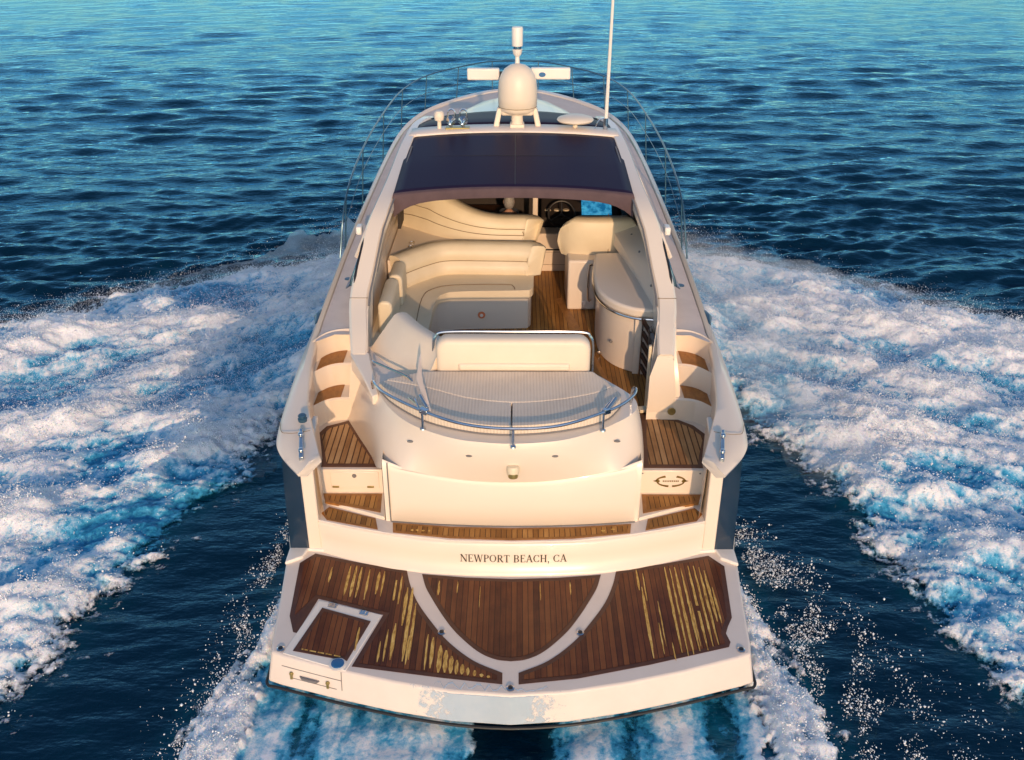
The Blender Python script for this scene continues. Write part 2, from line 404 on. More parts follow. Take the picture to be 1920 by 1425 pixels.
for y in [1.4, 1.65, 1.9, 2.3, 2.8, 4.1, 5.85, 8.0, 10.1, 12.1, 13.5, 14.56, 15.3]:
    xo, z = lerp_table(OUT, max(y, 1.65)); f = max(0, (y - 6) / 9.3); b = min(1, max(0, (y - 1.4) / 0.7)) * 0.06
    zb = 0.545 + 0.05 * min(1, max(0, y - 1.65)) + 0.75 * f ** 1.3; xb = (xo if y > 1.65 else 2.25) * (1 - 0.22 * f) - 0.18 * f - 0.01
    h = [(xb, zb + 0.01), (xb + b, zb - 0.03), (xb + b * 0.9, zb - 0.14), (xb - 0.16, zb - 0.4), (xb * 0.55, -0.45 + 0.9 * f * f), (0, -0.75 + 1.9 * f ** 3)]
    rows.append([(-p[0], y, p[1]) for p in h] + [(p[0], y, p[1]) for p in h[::-1]])
MB().loft(rows).build('hull_bottom', 'gel', Y, angle=50)

# --- swim platform
half = [(0, -0.275), (0.5, -0.235), (1.0, -0.135), (1.5, 0.0), (2.0, 0.165), (2.125, 0.22), (2.15, 0.34), (2.20, 0.9), (2.26, 1.45), (2.25, 1.66), (2.05, 1.70)]
top = half + mirror(half[1:])[::-1]
halfb = [(0, -0.335), (0.5, -0.295), (1.0, -0.195), (1.5, -0.06), (2.05, 0.11), (2.175, 0.16), (2.19, 0.34), (2.22, 0.9), (2.26, 1.45), (2.25, 1.66), (2.05, 1.70)]
bot = halfb + mirror(halfb[1:])[::-1]
plat = MB().prism(top, 0.25, 0.55, 0, out2=bot).build('swim_platform', 'frame', Y, bevel=0.022, seg=3)
lip = [(p[0] * 1.004, p[1] - 0.012) for p in halfb[:8]]
MB().tube([(p[0], p[1], 0.235) for p in spline([(q[0], q[1], 0) for q in (mirror(lip[1:])[::-1] + lip)], 3)], 0.014, 8).build('rub_rail', 'black', plat)

def streak(mb, x, y0, y1, w, seed, mi=1, z=0.5595):
    rnd = random.Random(seed); n = max(4, int(abs(y1 - y0) / 0.07)); L_, R_ = [], []
    for i in range(n + 1):
        t = i / n; yy = y0 + (y1 - y0) * t
        ww = w * (0.30 + 0.70 * min(1, 4 * t, 4 * (1 - t))) * rnd.uniform(0.72, 1.05)
        o = rnd.uniform(-0.0015, 0.0015)
        L_.append((x + o - ww / 2, yy, z)); R_.append((x + o + ww / 2, yy, z))
    for i in range(n):
        if rnd.random() < 0.008: continue
        mb.add([L_[i], R_[i], R_[i + 1], L_[i + 1]], [(0, 1, 2, 3)], mi)
def smooth_seg(a, b, pts): return [tuple(p)[:2] for p in spline([(q[0], q[1], 0) for q in pts], 5)]
def panel(out, streaks, parent, mats=('teak_p', 'worn', 'teak_m'), z=0.55, d=0.045):
    mb = MB().prism(out, z - 0.02, z + 0.004, 2)
    mb.sheet(inset(out, d), z + 0.0065, 0)
    for i, st in enumerate(streaks): streak(mb, *st, seed=i * 13 + len(out), z=z + 0.0085)
    return mb.build('teak_panel', list(mats), parent, recalc=False, smooth=False)
arcR = smooth_seg(0, 0, [(1.035, 1.335), (0.98, 1.12), (0.89, 0.88), (0.75, 0.63), (0.57, 0.36), (0.33, 0.12), (0.07, -0.025)])
rightp = [(0.07, -0.155), (0.58, -0.085), (1.2, 0.075), (1.95, 0.30), (1.975, 0.36), (1.955, 0.47), (1.99, 0.56), (2.05, 0.68), (2.12, 1.42), (1.99, 1.585), (1.5, 1.45)] + arcR
arcL = [(-p[0], p[1]) for p in arcR]
leftp = arcL[::-1] + [(-1.5, 1.45), (-1.99, 1.60), (-2.12, 1.45), (-2.06, 0.68), (-1.985, 0.47), (-1.945, 0.455), (-1.835, 0.92), (-1.19, 0.70), (-1.385, 0.045), (-0.58, -0.085), (-0.07, -0.155)]
leftp = leftp[::-1]
L_st = [(-1.78, 1.38, 1.15, .022)] + [(x, a, b, w) for x, a, b, w in [
    (-1.60, 1.40, .96, .030), (-1.54, 1.40, .94, .032), (-1.485, 1.38, .93, .026), (-1.40, 1.35, .90, .022), (-1.30, 1.31, .98, .030), (-1.25, 1.32, .95, .022),
    (-1.12, 1.26, .82, .020), (-1.07, 1.25, .84, .020), (-1.00, 1.08, .55, .036), (-0.95, 1.08, .10, .040), (-0.90, 0.86, .12, .026), (-1.06, .58, .12, .036), (-1.12, .50, .1, .02), (-1.17, .35, .09, .02),
    (-0.92, .42, .06, .024), (-0.75, .44, .0, .022), (-0.70, .40, .02, .034), (-0.625, .30, -.03, .046), (-0.572, .24, -.03, .046), (-0.52, .17, -.04, .044), (-0.47, .12, -.05, .042), (-0.42, .07, -.05, .038),
    (-0.37, .03, -.06, .034), (-0.31, -.0, -.07, .034), (-0.25, -.04, -.08, .034), (-0.19, -.06, -.09, .03)]]
R_st = [(1.235, 1.36, 1.05, .022), (1.26, 1.1, .15, .030), (1.29, 1.3, .9, .014), (1.39, .9, .3, .012), (1.45, .35, .12, .014), (1.52, 1.40, .22, .026), (1.57, 1.38, .18, .020), (1.62, 1.40, .20, .030), (1.68, 1.38, .24, .022),
        (1.755, 1.42, .25, .028), (1.81, 1.42, .30, .024), (1.86, 1.40, .32, .026), (1.905, 1.35, .62, .030), (1.94, 1.1, .60, .022), (1.70, .9, .3, .014), (1.36, .6, .2, .014)]
panel(rightp, R_st, plat); panel(leftp, L_st, plat)
arcC = smooth_seg(0, 0, [(0.88, 1.285), (0.83, 1.1), (0.76, 0.94), (0.64, 0.70), (0.50, 0.47), (0.30, 0.24), (0.14, 0.14), (0, 0.115)])
cen = arcC + [(-p[0], p[1]) for p in arcC[::-1][1:]] + [(-0.45, 1.235), (0, 1.215), (0.45, 1.235)]
panel(cen, [(-0.70, 1.18, .97, .022), (-0.52, 1.17, 1.0, .012), (0.57, 1.17, .98, .012), (0.28, 1.15, .9, .008), (-0.3, 1.1, .8, .007)], plat)
hat = [(-1.935, 0.225), (-1.775, 0.785), (-1.295, 0.605), (-1.435, 0.105)]
hf = [(-2.02, 0.20), (-1.825, 0.895), (-1.205, 0.695), (-1.43, -0.01)]
hatch = MB().prism(hf, 0.54, 0.556).build('locker_hatch', 'white', plat, bevel=0.004)
mb = MB().prism(hat, 0.55, 0.561, 2); mb.sheet(inset(hat, 0.04), 0.5635, 0)
streak(mb, -1.385, 0.52, 0.22, 0.022, 5, z=0.5655)
for i in range(5): mb.add([(-1.86 + i * .075, .232 - i * .019, .5655), (-1.80 + i * .075, .217 - i * .019, .5655), (-1.80 + i * .075, .232 - i * .019, .5655), (-1.86 + i * .075, .248 - i * .019, .5655)], [(0, 1, 2, 3)], 1)
mb.build('teak_panel', ['teak_p', 'worn', 'teak_m'], plat, recalc=False, smooth=False)
for x, y in ((-1.68, 0.81), (-1.37, 0.71)):
    MB().box((x, y, 0.562), (0.085, 0.05, 0.012), rz=-0.31).box((x, y, 0.569), (0.03, 0.056, 0.01), rz=-0.31).build('hinge', 'steel', plat, bevel=0.003)
for x, y in ((-0.63, 0.465), (0.63, 0.465), (0, -0.205), (-2.05, 0.25), (2.05, 0.26)):
    mb = MB().lathe([(0.0, 0), (0.036, 0.0), (0.036, 0.012), (0.024, 0.018), (0.024, 0.010), (0.0, 0.010)], (x, y, 0.55), 18)
    mb.lathe([(0.0, 0), (0.021, 0.0), (0.018, 0.016), (0, 0.018)], (x, y - 0.004, 0.556), 14, 1)
    mb.build('deck_fitting', ['steel', 'black'], plat)
MB().lathe([(0, 0), (0.075, 0), (0.078, 0.008), (0.062, 0.014), (0, 0.014)], (-1.51, 0.065, 0.551), 28).build('filler_rim', 'white', plat)
MB().lathe([(0, 0), (0.058, 0), (0.056, 0.014), (0.03, 0.018), (0, 0.018)], (-1.51, 0.065, 0.560), 28).build('filler_cap', 'blue', plat)
# wash-water film running back over the aft edge, sky and foam reflection painted in
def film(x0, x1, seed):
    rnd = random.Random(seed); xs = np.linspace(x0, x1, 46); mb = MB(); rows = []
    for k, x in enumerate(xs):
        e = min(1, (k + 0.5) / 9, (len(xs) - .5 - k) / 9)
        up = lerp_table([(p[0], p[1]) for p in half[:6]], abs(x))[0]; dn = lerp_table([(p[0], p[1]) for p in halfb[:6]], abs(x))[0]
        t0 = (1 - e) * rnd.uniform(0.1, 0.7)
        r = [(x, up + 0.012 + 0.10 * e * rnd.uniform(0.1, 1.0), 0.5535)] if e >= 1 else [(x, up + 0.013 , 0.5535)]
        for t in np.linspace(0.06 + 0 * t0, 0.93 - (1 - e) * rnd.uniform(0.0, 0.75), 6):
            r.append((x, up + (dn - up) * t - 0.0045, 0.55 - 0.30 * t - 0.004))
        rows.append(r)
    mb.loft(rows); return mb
film(-0.95, 0.62, 3).build('wash_film_sky_sheen', 'film', plat, recalc=False)
# locker outline, latches and grab handle on the aft edge
def edge_pt(x, z, off=0.004):
    a = lerp_table([(p[0], p[1]) for p in half[:6]], abs(x))[0]; b = lerp_table([(p[0], p[1]) for p in halfb[:6]], abs(x))[0]
    t = (0.55 - z) / 0.30; return (x, a + (b - a) * t - off, z)
mb = MB(); mb.tube([edge_pt(x, 0.455 - 0.0 * x) for x in np.linspace(-2.03, -1.47, 8)], 0.0035, 5); mb.tube([edge_pt(-1.47, z) for z in (0.54, 0.49, 0.40, 0.36)], 0.0035, 5)
mb.tube([edge_pt(x, 0.36) for x in np.linspace(-1.95, -1.52, 8)], 0.003, 5)
mb.build('locker_seam', 'grey', plat)
for x in (-1.94, -1.60):
    p = edge_pt(x, 0.405, 0.006); MB().lathe([(0, 0), (0.020, 0), (0.017, 0.014), (0, 0.016)], p, 14, axis='-Y').box((p[0], p[1] - 0.016, p[2] - 0.022), (0.022, 0.010, 0.06)).build('latch', 'brass', plat, bevel=0.002)
mb = MB(); mb.tube([edge_pt(x, 0.395, o) for x, o in ((-1.86, 0.0), (-1.84, 0.02), (-1.77, 0.028), (-1.70, 0.02), (-1.68, 0.0))], [0.006, 0.012, 0.015, 0.012, 0.006], 8)
mb.build('grab_handle', 'grey', plat)

# --- transom band with the hailing port, boarding step
base = [(0, 1.285), (0.4, 1.292), (0.8, 1.322), (1.2, 1.395), (1.6, 1.52), (1.95, 1.665)]
stepo = [(0, 1.315), (0.4, 1.322), (0.8, 1.350), (1.19, 1.435), (1.6, 1.545), (1.95, 1.66)]
rows = []
for t in np.linspace(-1.95, 1.95, 41):
    yb = lerp_table(base, abs(t))[0]; yt = lerp_table(stepo, abs(t))[0]
    rows.append([(t, yb - 0.03, 0.548), (t, yb - 0.022, 0.585), (t, yb, 0.60), (t, (yb + yt) / 2 - 0.004, 0.76), (t, yt - 0.006, 0.885), (t, yt + 0.01, 0.912), (t, yt + 0.03, 0.918), (t, 1.95 + 0.06 * abs(t), 0.918)])
tr = MB().loft(rows).build('transom', 'gel', Y, angle=60)
both(lambda sg: MB().prism(sx_([(1.90, 1.62), (2.07, 1.64), (2.10, 1.52), (2.26, 1.42), (2.26, 1.70), (1.90, 1.72)], sg), 0.545, 0.585).build('corner_moulding', 'white', tr, bevel=0.012, seg=3))
# raised step frame
stf = [(0, 1.315), (0.6, 1.335), (1.19, 1.44), (1.6, 1.55), (1.95, 1.66), (2.02, 1.80), (1.97, 1.95), (1.85, 1.955), (1.24, 1.745), (0.6, 1.66), (0, 1.62)]
stf = stf + mirror(stf[1:-1])[::-1]
frame_ = MB().prism(stf, 0.905, 0.930).build('boarding_step', 'frame', Y, bevel=0.008)
cpan = [(1.165, 1.455), (0.6, 1.365), (0, 1.335), (-0.6, 1.365), (-1.165, 1.455), (-1.185, 1.615), (-0.6, 1.55), (0, 1.53), (0.6, 1.55), (1.19, 1.605)]
panel(cpan, [(-.98, 1.50, 1.47, .03), (-.93, 1.50, 1.47, .03), (-.87, 1.49, 1.465, .03), (-.81, 1.49, 1.46, .03), (.9, 1.5, 1.47, .04), (1.0, 1.52, 1.50, .05)], frame_, ('teak_c', 'worn', 'teak_cm'), 0.93, 0.03)
lpan = [(1.32, 1.50), (1.85, 1.655), (1.925, 1.77), (1.865, 1.875), (1.365, 1.685)]
both(lambda sg: panel(sx_(lpan, sg), [], frame_, ('teak_c', 'worn', 'teak_cm'), 0.93, 0.025))
# lower treads, risers, stern passage soles
def stern_steps(sg):
    MB().prism(sx_([(1.27, 1.66), (1.95, 1.95), (2.0, 2.12), (1.27, 2.12)], sg), 0.60, 0.965).build('lower_step', 'gel', Y, bevel=0.01)
    t = [(1.32, 1.735), (1.91, 1.915), (1.955, 2.065), (1.345, 2.065)]
    panel(sx_(t, sg), [], Y, ('teak_c', 'worn', 'teak_cm'), 0.965, 0.04)
    mb = MB().box((1.635 * sg, 2.125, 1.105), (0.68, 0.08, 0.29))
    r = mb.build('step_riser', 'gel', Y, bevel=0.01)
    return r
rP, rS = stern_steps(-1), stern_steps(1)
MB().box((-1.62, 2.083, 1.125), (0.50, 0.012, 0.20)).build('locker_door', 'gel', rP, bevel=0.006)
MB().lathe([(0, 0), (0.024, 0), (0.02, 0.01), (0, 0.012)], (-1.62, 2.076, 1.18), 16, axis='-Y').build('latch', 'grey', rP)
for x in (-1.82, -1.46): MB().box((x, 2.074, 1.045), (0.07, 0.01, 0.022)).build('hinge', 'brass', rP, bevel=0.003)
# gilt emblem: two swept wings closing an oval round a lettered bar
mb = MB(); ec = Vector((1.635, 2.082, 1.12))
def wing(a0, a1, rx, rz, w0, w1, n=14):
    rows = []
    for k in range(n + 1):
        t = k / n; a = R(a0 + (a1 - a0) * t); w = w0 + (w1 - w0) * t
        for_ = [(rx - w / 2), (rx + w / 2)]
        rows.append([(ec.x + for_[0] * math.cos(a), ec.y, ec.z + (rz - w / 2) * math.sin(a)), (ec.x + for_[1] * math.cos(a), ec.y, ec.z + (rz + w / 2) * math.sin(a))])
    mb.loft(rows)
wing(175, 112, 0.15, 0.062, 0.014, 0.026); wing(5, 68, 0.15, 0.062, 0.014, 0.026); wing(188, 262, 0.14, 0.062, 0.014, 0.024); wing(352, 278, 0.14, 0.062, 0.014, 0.024)
for s_ in (-1, 1):
    mb.poly([(ec.x + s_ * 0.185, ec.y, ec.z + 0.004), (ec.x + s_ * 0.125, ec.y, ec.z + 0.022), (ec.x + s_ * 0.11, ec.y, ec.z), (ec.x + s_ * 0.125, ec.y, ec.z - 0.018)])
    mb.poly([(ec.x + s_ * 0.02, ec.y, ec.z - 0.066), (ec.x + s_ * 0.06, ec.y, ec.z - 0.05), (ec.x, ec.y, ec.z - 0.078)])
for i in range(9): mb.box((ec.x - 0.076 + i * 0.019, ec.y, ec.z + 0.002), (0.012, 0.002, 0.016), rx=0)
mb.build('gilt_emblem', 'gold', rS, recalc=False, smooth=False)
for x in (1.34, 1.93): MB().lathe([(0, 0), (0.01, 0), (0, 0.008)], (x, 2.084, 1.215), 10, axis='-Y').build('screw', 'grey', rS)

passP = [(-1.36, 2.13), (-1.36, 2.2), (-1.58, 2.62), (-1.80, 3.08), (-2.05, 2.94), (-2.13, 2.74), (-2.02, 2.35), (-1.965, 2.13)]
panel(passP, [], Y, ('teak_s', 'worn', 'teak_sm'), 1.25, 0.06)
passS = [(1.35, 2.13), (1.965, 2.13), (2.02, 2.35), (2.13, 2.74), (2.0, 2.98), (1.83, 3.12), (1.46, 3.22), (1.40, 2.8)]
panel(passS, [], Y, ('teak_s', 'worn', 'teak_sm'), 1.25, 0.06)
MB().box((-1.46, 2.32, 1.2585), (0.05, 0.11, 0.006)).build('sole_patch', 'teak_sm', Y)
both(lambda sg: MB().prism(sx_([(1.2, 2.10), (1.97, 2.10), (2.06, 2.4), (2.16, 2.75), (2.22, 3.1), (1.8, 3.3), (1.3, 3.3)], sg), 1.15, 1.238).build('passage_base', 'gel', Y))

# --- side steps up to the side decks: curved risers, teak treads
def ris(y_in, y_out):
    return [(1.79, y_in), (1.95, y_in - 0.015), (2.06, y_in - 0.07), (2.14, y_in - 0.16), (2.22, y_out)]
lines = [ris(3.11, 2.84), ris(3.42, 3.14), ris(3.75, 3.42)]
zs = [1.25, 1.52, 1.79, 2.06]
def side_steps(sg):
    mb = MB()
    for k in range(3):
        a = [tuple(p)[:2] for p in spline([(q[0], q[1], 0) for q in lines[k]], 4)]
        mb.loft([[(p[0] * sg, p[1], zs[k] - 0.03) for p in a], [(p[0] * sg, p[1], zs[k + 1] - 0.018) for p in a], [(p[0] * sg, p[1] + 0.018, zs[k + 1]) for p in a]])
        if k < 2: mb.loft([[(p[0] * sg, p[1] + 0.018, zs[k + 1]) for p in a], [(p[0] * sg, p[1] + 0.42, zs[k + 1]) for p in a]])
    o = mb.build('side_steps', 'gel', Y, angle=40)
    for k in range(2):
        a = [tuple(p)[:2] for p in spline([(q[0], q[1], 0) for q in lines[k]], 3)]; b = [tuple(p)[:2] for p in spline([(q[0], q[1], 0) for q in lines[k + 1]], 3)]
        a = [(p[0] * sg, p[1] + 0.022) for p in a if 1.855 < p[0] < 2.185]; b = [(p[0] * sg, p[1] - 0.006) for p in b if 1.855 < p[0] < 2.185]
        MB().prism(a + b[::-1], zs[k + 1] - 0.004, zs[k + 1] + 0.006).build('teak_tread', 'teak_cm', o, recalc=True, smooth=False)
for sg in (-1, 1): side_steps(sg)
# bulwark lining between steps and gunwale
def lining(sg):
    rows = []
    for y in (1.7, 1.95, 2.3, 2.77, 3.34, 3.9):
        xi = lerp_table(INN, y)[0]
        rows.append([((xi + 0.02) * sg, y, lerp_table(OUT, y)[1] - 0.03), ((xi + 0.03) * sg, y, 1.6), ((xi + 0.02) * sg, y, 1.2), ((xi + 0.0) * sg, y, 0.9)])
    MB().loft(rows).build('bulwark_lining', 'liner', Y)
for sg in (-1, 1): lining(sg)

# --- stern block: garage door, rounded shoulder, rim
ST = [  # rim, shoulder, low
    [(-1.60, 3.45, 1.98), (-1.74, 3.30, 1.62), (-1.85, 3.12, 1.25)],
    [(-1.50, 2.90, 1.96), (-1.62, 2.80, 1.64), (-1.67, 2.74, 1.25)],
    [(-1.33, 2.37, 1.95), (-1.43, 2.27, 1.66), (-1.46, 2.30, 1.25)],
    [(-1.17, 2.06, 1.95), (-1.25, 1.95, 1.70), (-1.33, 1.86, 1.42)],
    [(-0.98, 1.83, 1.95), (-1.03, 1.765, 1.74), (-1.10, 1.655, 1.55)],
    [(-0.74, 1.66, 1.95), (-0.76, 1.615, 1.755), (-0.80, 1.615, 1.51)],
    [(-0.50, 1.545, 1.95), (-0.51, 1.52, 1.76), (-0.51, 1.585, 1.475)],
    [(-0.25, 1.49, 1.95), (-0.25, 1.478, 1.765), (-0.25, 1.565, 1.46)]]
mid = [[(0, 1.47, 1.95), (0, 1.463, 1.765), (0, 1.56, 1.455)]]
STR = [[(-x, y, z) for x, y, z in r] for r in ST[::-1]]
STR[-1] = [(0.84, 2.92, 1.95), (0.86, 2.94, 1.6), (0.86, 2.95, 1.25)]
STR[-2] = [(1.00, 2.72, 1.95), (1.03, 2.75, 1.62), (1.03, 2.76, 1.25)]
STR[-3] = [(1.235, 2.36, 1.95), (1.285, 2.38, 1.64), (1.295, 2.40, 1.25)]
STR[-4] = [(1.215, 2.08, 1.95), (1.285, 1.98, 1.70), (1.31, 1.86, 1.40)]
stations = ST + mid + STR
cols = [[Vector(r[k]) for r in stations] for k in range(3)]
cols = [spline(c, 5) for c in cols]
rows = []
for a, b, c in zip(*cols):
    row = []
    for t in np.linspace(0, 1, 9): row.append(a * (1 - t) ** 2 + (b * 2 - (a + c) * 0.5) * (2 * t * (1 - t)) + c * t * t)
    inw = Vector((a.x * 0.86 if abs(a.x) > 0.02 else 0, a.y + 0.16, a.z)); nrm = (inw - a).normalized()
    rows.append([inw, a + nrm * 0.02] + row[1:] if False else [inw] + [a + nrm * 0.012] + row)
blk = MB().loft(rows)
cap = [(p.x, p.y) for p in cols[0][5:]]
blk.sheet([(p[0] * 0.93, p[1] + 0.08 - 0.14 * (p[0] > 0.6 and p[1] > 2.3)) for p in cap] + [(-0.9, 2.95)], 1.949)
# garage face
g = []
for x in np.linspace(-1.255, 1.265, 31):
    yb = 1.565 + 0.085 * (x / 1.25) ** 2
    lowz = lerp_table([(0, 1.455), (0.25, 1.46), (0.51, 1.475), (0.8, 1.51), (1.1, 1.555), (1.25, 1.62)], abs(x))[0]
    g.append([(x, yb + 0.0, 0.90), (x, yb - 0.004, 1.2), (x, yb - 0.004, lowz - 0.03), (x, yb + 0.03, lowz + 0.02)])
blk.loft(g)
for sg in (-1, 1):
    blk.poly([(1.26 * sg, 1.645, 0.9), (1.29 * sg, 2.2, 0.9), (1.29 * sg, 2.2, 1.6), (1.26 * sg, 1.645, 1.6)])
B = blk.build('stern_block', 'gel', Y, angle=40)
gd = []
for x in np.linspace(-1.185, 1.215, 27):
    yb = 1.557 + 0.085 * (x / 1.25) ** 2
    lowz = lerp_table([(0, 1.43), (0.25, 1.437), (0.51, 1.455), (0.8, 1.495), (1.1, 1.545), (1.25, 1.60)], abs(x))[0]
    gd.append([(x, yb + 0.004, 0.945), (x, yb - 0.012, 0.955), (x, yb - 0.014, 1.2), (x, yb - 0.008, lowz - 0.04), (x, yb + 0.012, lowz + 0.012)])
MB().loft(gd).build('garage_door', 'gel', B, recalc=False, angle=60)
mb = MB(); mb.tube([(-1.205, 1.635, z) for z in (0.94, 1.2, 1.5, 1.62)], 0.007, 6); mb.build('door_seal', 'grey', B)
MB().tube([(x, 1.552 + 0.085 * (x / 1.25) ** 2, 0.935) for x in np.linspace(-1.2, 1.23, 20)], 0.006, 6).build('door_seal', 'grey', B)
# stern light and small scuppers on the shoulder
c0 = (0.015, 1.47, 1.64)
MB().lathe([(0, -0.03), (0.056, -0.03), (0.06, 0.0), (0.06, 0.05), (0.05, 0.068), (0, 0.072)], c0, 20).build('stern_light', 'vinyl', B)
MB().lathe([(0, 0), (0.048, 0), (0.05, 0.02), (0.046, 0.045), (0, 0.046)], (c0[0], c0[1] - 0.018, c0[2] - 0.045), 20).build('stern_lens', 'brass', B)
for x, y, z in ((-0.40, 1.515, 1.80), (0.41, 1.515, 1.80), (-0.98, 1.77, 1.80), (1.02, 1.785, 1.80)):
    MB().lathe([(0, 0), (0.022, 0), (0.02, 0.008), (0, 0.009)], (x, y - 0.02, z), 12, axis='-Y', sx=1.5, sy=0.55).build('scupper', 'grey', B)

# --- sun pad with head bolster, backrest and rails
pado = [(-1.40, 2.60), (-1.36, 2.48), (-1.17, 2.19), (-0.82, 1.86), (-0.4, 1.675), (0, 1.625), (0.46, 1.69), (0.88, 1.87), (1.06, 2.12), (1.09, 2.24), (1.05, 2.40)]
padc = [tuple(p)[:2] for p in spline([(p[0], p[1], 0) for p in pado[1:-1]], 4)]
arc = [(-1.30, 2.52), (-0.86, 2.36), (-0.45, 2.15), (0, 2.06), (0.42, 2.11), (0.82, 2.25), (1.02, 2.40)]
arcs = [tuple(p)[:2] for p in spline([(p[0], p[1], 0) for p in arc], 4)]
SP = MB()
q0 = [p for p in padc]
SP.prism([(-0.005 + p[0] if 0 else p[0], p[1]) for p in q0 if p[0] <= 0.0] + [(-0.008, 1.626), (-0.008, 2.055)] + [p for p in arcs[::-1] if p[0] < -0.02], 1.955, 2.055)
SP.prism([(0.008, 1.626)] + [p for p in q0 if p[0] > 0.02] + [p for p in arcs[::-1] if p[0] > 0.02] + [(0.008, 2.055)], 1.955, 2.055)
pad_o = SP.build('sun_pad', 'pad', Y, bevel=0.022, seg=3)
hb = arcs + [(0.98, 2.47), (0.84, 2.66), (-0.92, 2.66), (-1.28, 2.56)]
zz = [2.058] * len(arcs) + [2.06, 2.10, 2.10, 2.06]
MB().prism(hb, 1.955, zz).build('head_bolster', 'pad', pad_o, bevel=0.02, seg=3)
mb = MB(); mb.tube([(p[0], p[1] - 0.006, 1.958) for p in padc], 0.008, 6); mb.build('piping', 'grey', pad_o)
# backrest of the pad
def xz_cushion(x0, x1, z0, z1, r, ys):
    def outl(k):
        o = []
        for cx, cz, a0, q in ((x1 - r, z1 - r, 0, r), (x0 + r, z1 - r, 90, r), (x0 + .04, z0 + .04, 180, .04), (x1 - .04, z0 + .04, 270, .04)):
            for i in range(7):
                a = R(a0 + 15 * i); o.append((cx + (q - k) * math.cos(a), cz + (q - k) * math.sin(a)))
        return o
    return MB().loft([[(x, y + 0.012 * (x / x1) ** 2, z) for x, z in outl(k)] for y, k in ys], closed=True, caps=True)
BR = xz_cushion(-0.79, 0.81, 2.03, 2.435, 0.13, [(2.675, 0.055), (2.682, 0.03), (2.70, 0.010), (2.74, 0.0), (2.82, 0.0), (2.86, 0.012), (2.88, 0.04)]).build('pad_backrest', 'vinyl2', Y, angle=60)
MB().prism([(-0.56, 2.66), (0.60, 2.66), (0.60, 2.735), (-0.56, 2.735)], 2.085, 2.175).build('lumbar_roll', 'vinyl2', BR, bevel=0.03, seg=3)
mb = MB()
mb.tube(spline([(-0.825, 2.85, 2.0), (-0.825, 2.85, 2.28), (-0.79, 2.85, 2.40), (-0.67, 2.85, 2.452), (0, 2.84, 2.46), (0.69, 2.85, 2.452), (0.81, 2.85, 2.40), (0.845, 2.85, 2.28), (0.845, 2.85, 2.0)], 6), 0.014, 8)
mb.build('backrest_rail', 'steel', BR)
for x in (-0.55, 0.56): MB().box((x, 2.668, 2.065), (0.035, 0.03, 0.03)).build('catch', 'grey', BR)
# guard rail round the pad
rp = [(-1.415, 2.42, 2.02), (-1.40, 2.36, 2.13), (-1.26, 2.10, 2.15), (-0.85, 1.735, 2.15), (-0.44, 1.49, 2.15), (0, 1.41, 2.15), (0.45, 1.47, 2.15), (0.87, 1.715, 2.15), (1.06, 1.87, 2.15), (1.18, 2.03, 2.155), (1.22, 2.13, 2.17), (1.205, 2.22, 2.13), (1.19, 2.24, 1.96)]
GR = MB().tube(spline(rp, 6), 0.0155, 8)
for x, y in ((-0.85, 1.735), (0.015, 1.412), (0.87, 1.715)):
    GR.tube([(x, y, 1.95), (x, y, 2.15)], 0.013, 8); GR.lathe([(0, 0), (0.03, 0), (0.026, 0.012), (0, 0.013)], (x, y, 1.949), 14)
gr = GR.build('guard_rail', 'steel', Y)
# folded flag-staff sockets / hinged chocks on the rail
def chock(sg, x, y):
    mb = MB(); mb.tube([(x, y, 2.155), (x + 0.10 * sg * -1 * -1, y + 0.16, 2.20)], 0.02, 10); mb.tube([(x - 0.05 * sg, y - 0.02, 2.15), (x + 0.07 * sg, y + 0.17, 2.185)], 0.011, 8)
    mb.box((x, y, 2.15), (0.07, 0.05, 0.05), rz=0.5 * sg); mb.build('rod_socket', 'steel', gr, bevel=0.003)
chock(1, 0.90, 1.74)
mb = MB(); mb.tube([(-0.80, 1.76, 2.165), (-0.885, 1.93, 2.21)], 0.018, 10); mb.tube([(-0.86, 1.71, 2.15), (-0.93, 1.90, 2.185)], 0.011, 8); mb.box((-0.83, 1.73, 2.15), (0.09, 0.05, 0.05), rz=-0.6); mb.build('rod_socket', 'steel', gr, bevel=0.003)
# hinged stainless strut lying up against the port seat
mb = MB(); mb.prism([(-0.765, 1.74), (-0.80, 1.74), (-0.945, 2.22), (-0.93, 2.40), (-0.915, 2.44), (-0.885, 2.22)], [2.14, 2.14, 2.22, 2.36, 2.40, 2.22], [2.152, 2.152, 2.235, 2.375, 2.415, 2.235])
mb.build('backrest_strut', 'frame', gr, bevel=0.004)
MB().tube([(-1.02, 2.12, 2.075), (-0.90, 1.92, 2.10), (-0.83, 1.82, 2.14)], 0.008, 6).build('rail_stay', 'steel', gr)
mb = MB()
mb.tube(spline([(-1.46, 2.92, 2.02), (-1.47, 2.86, 2.10), (-1.30, 2.72, 2.10), (-1.08, 2.55, 2.09), (-1.0, 2.48, 2.04)], 5), 0.013, 8)
mb.build('grab_rail', 'steel', Y)

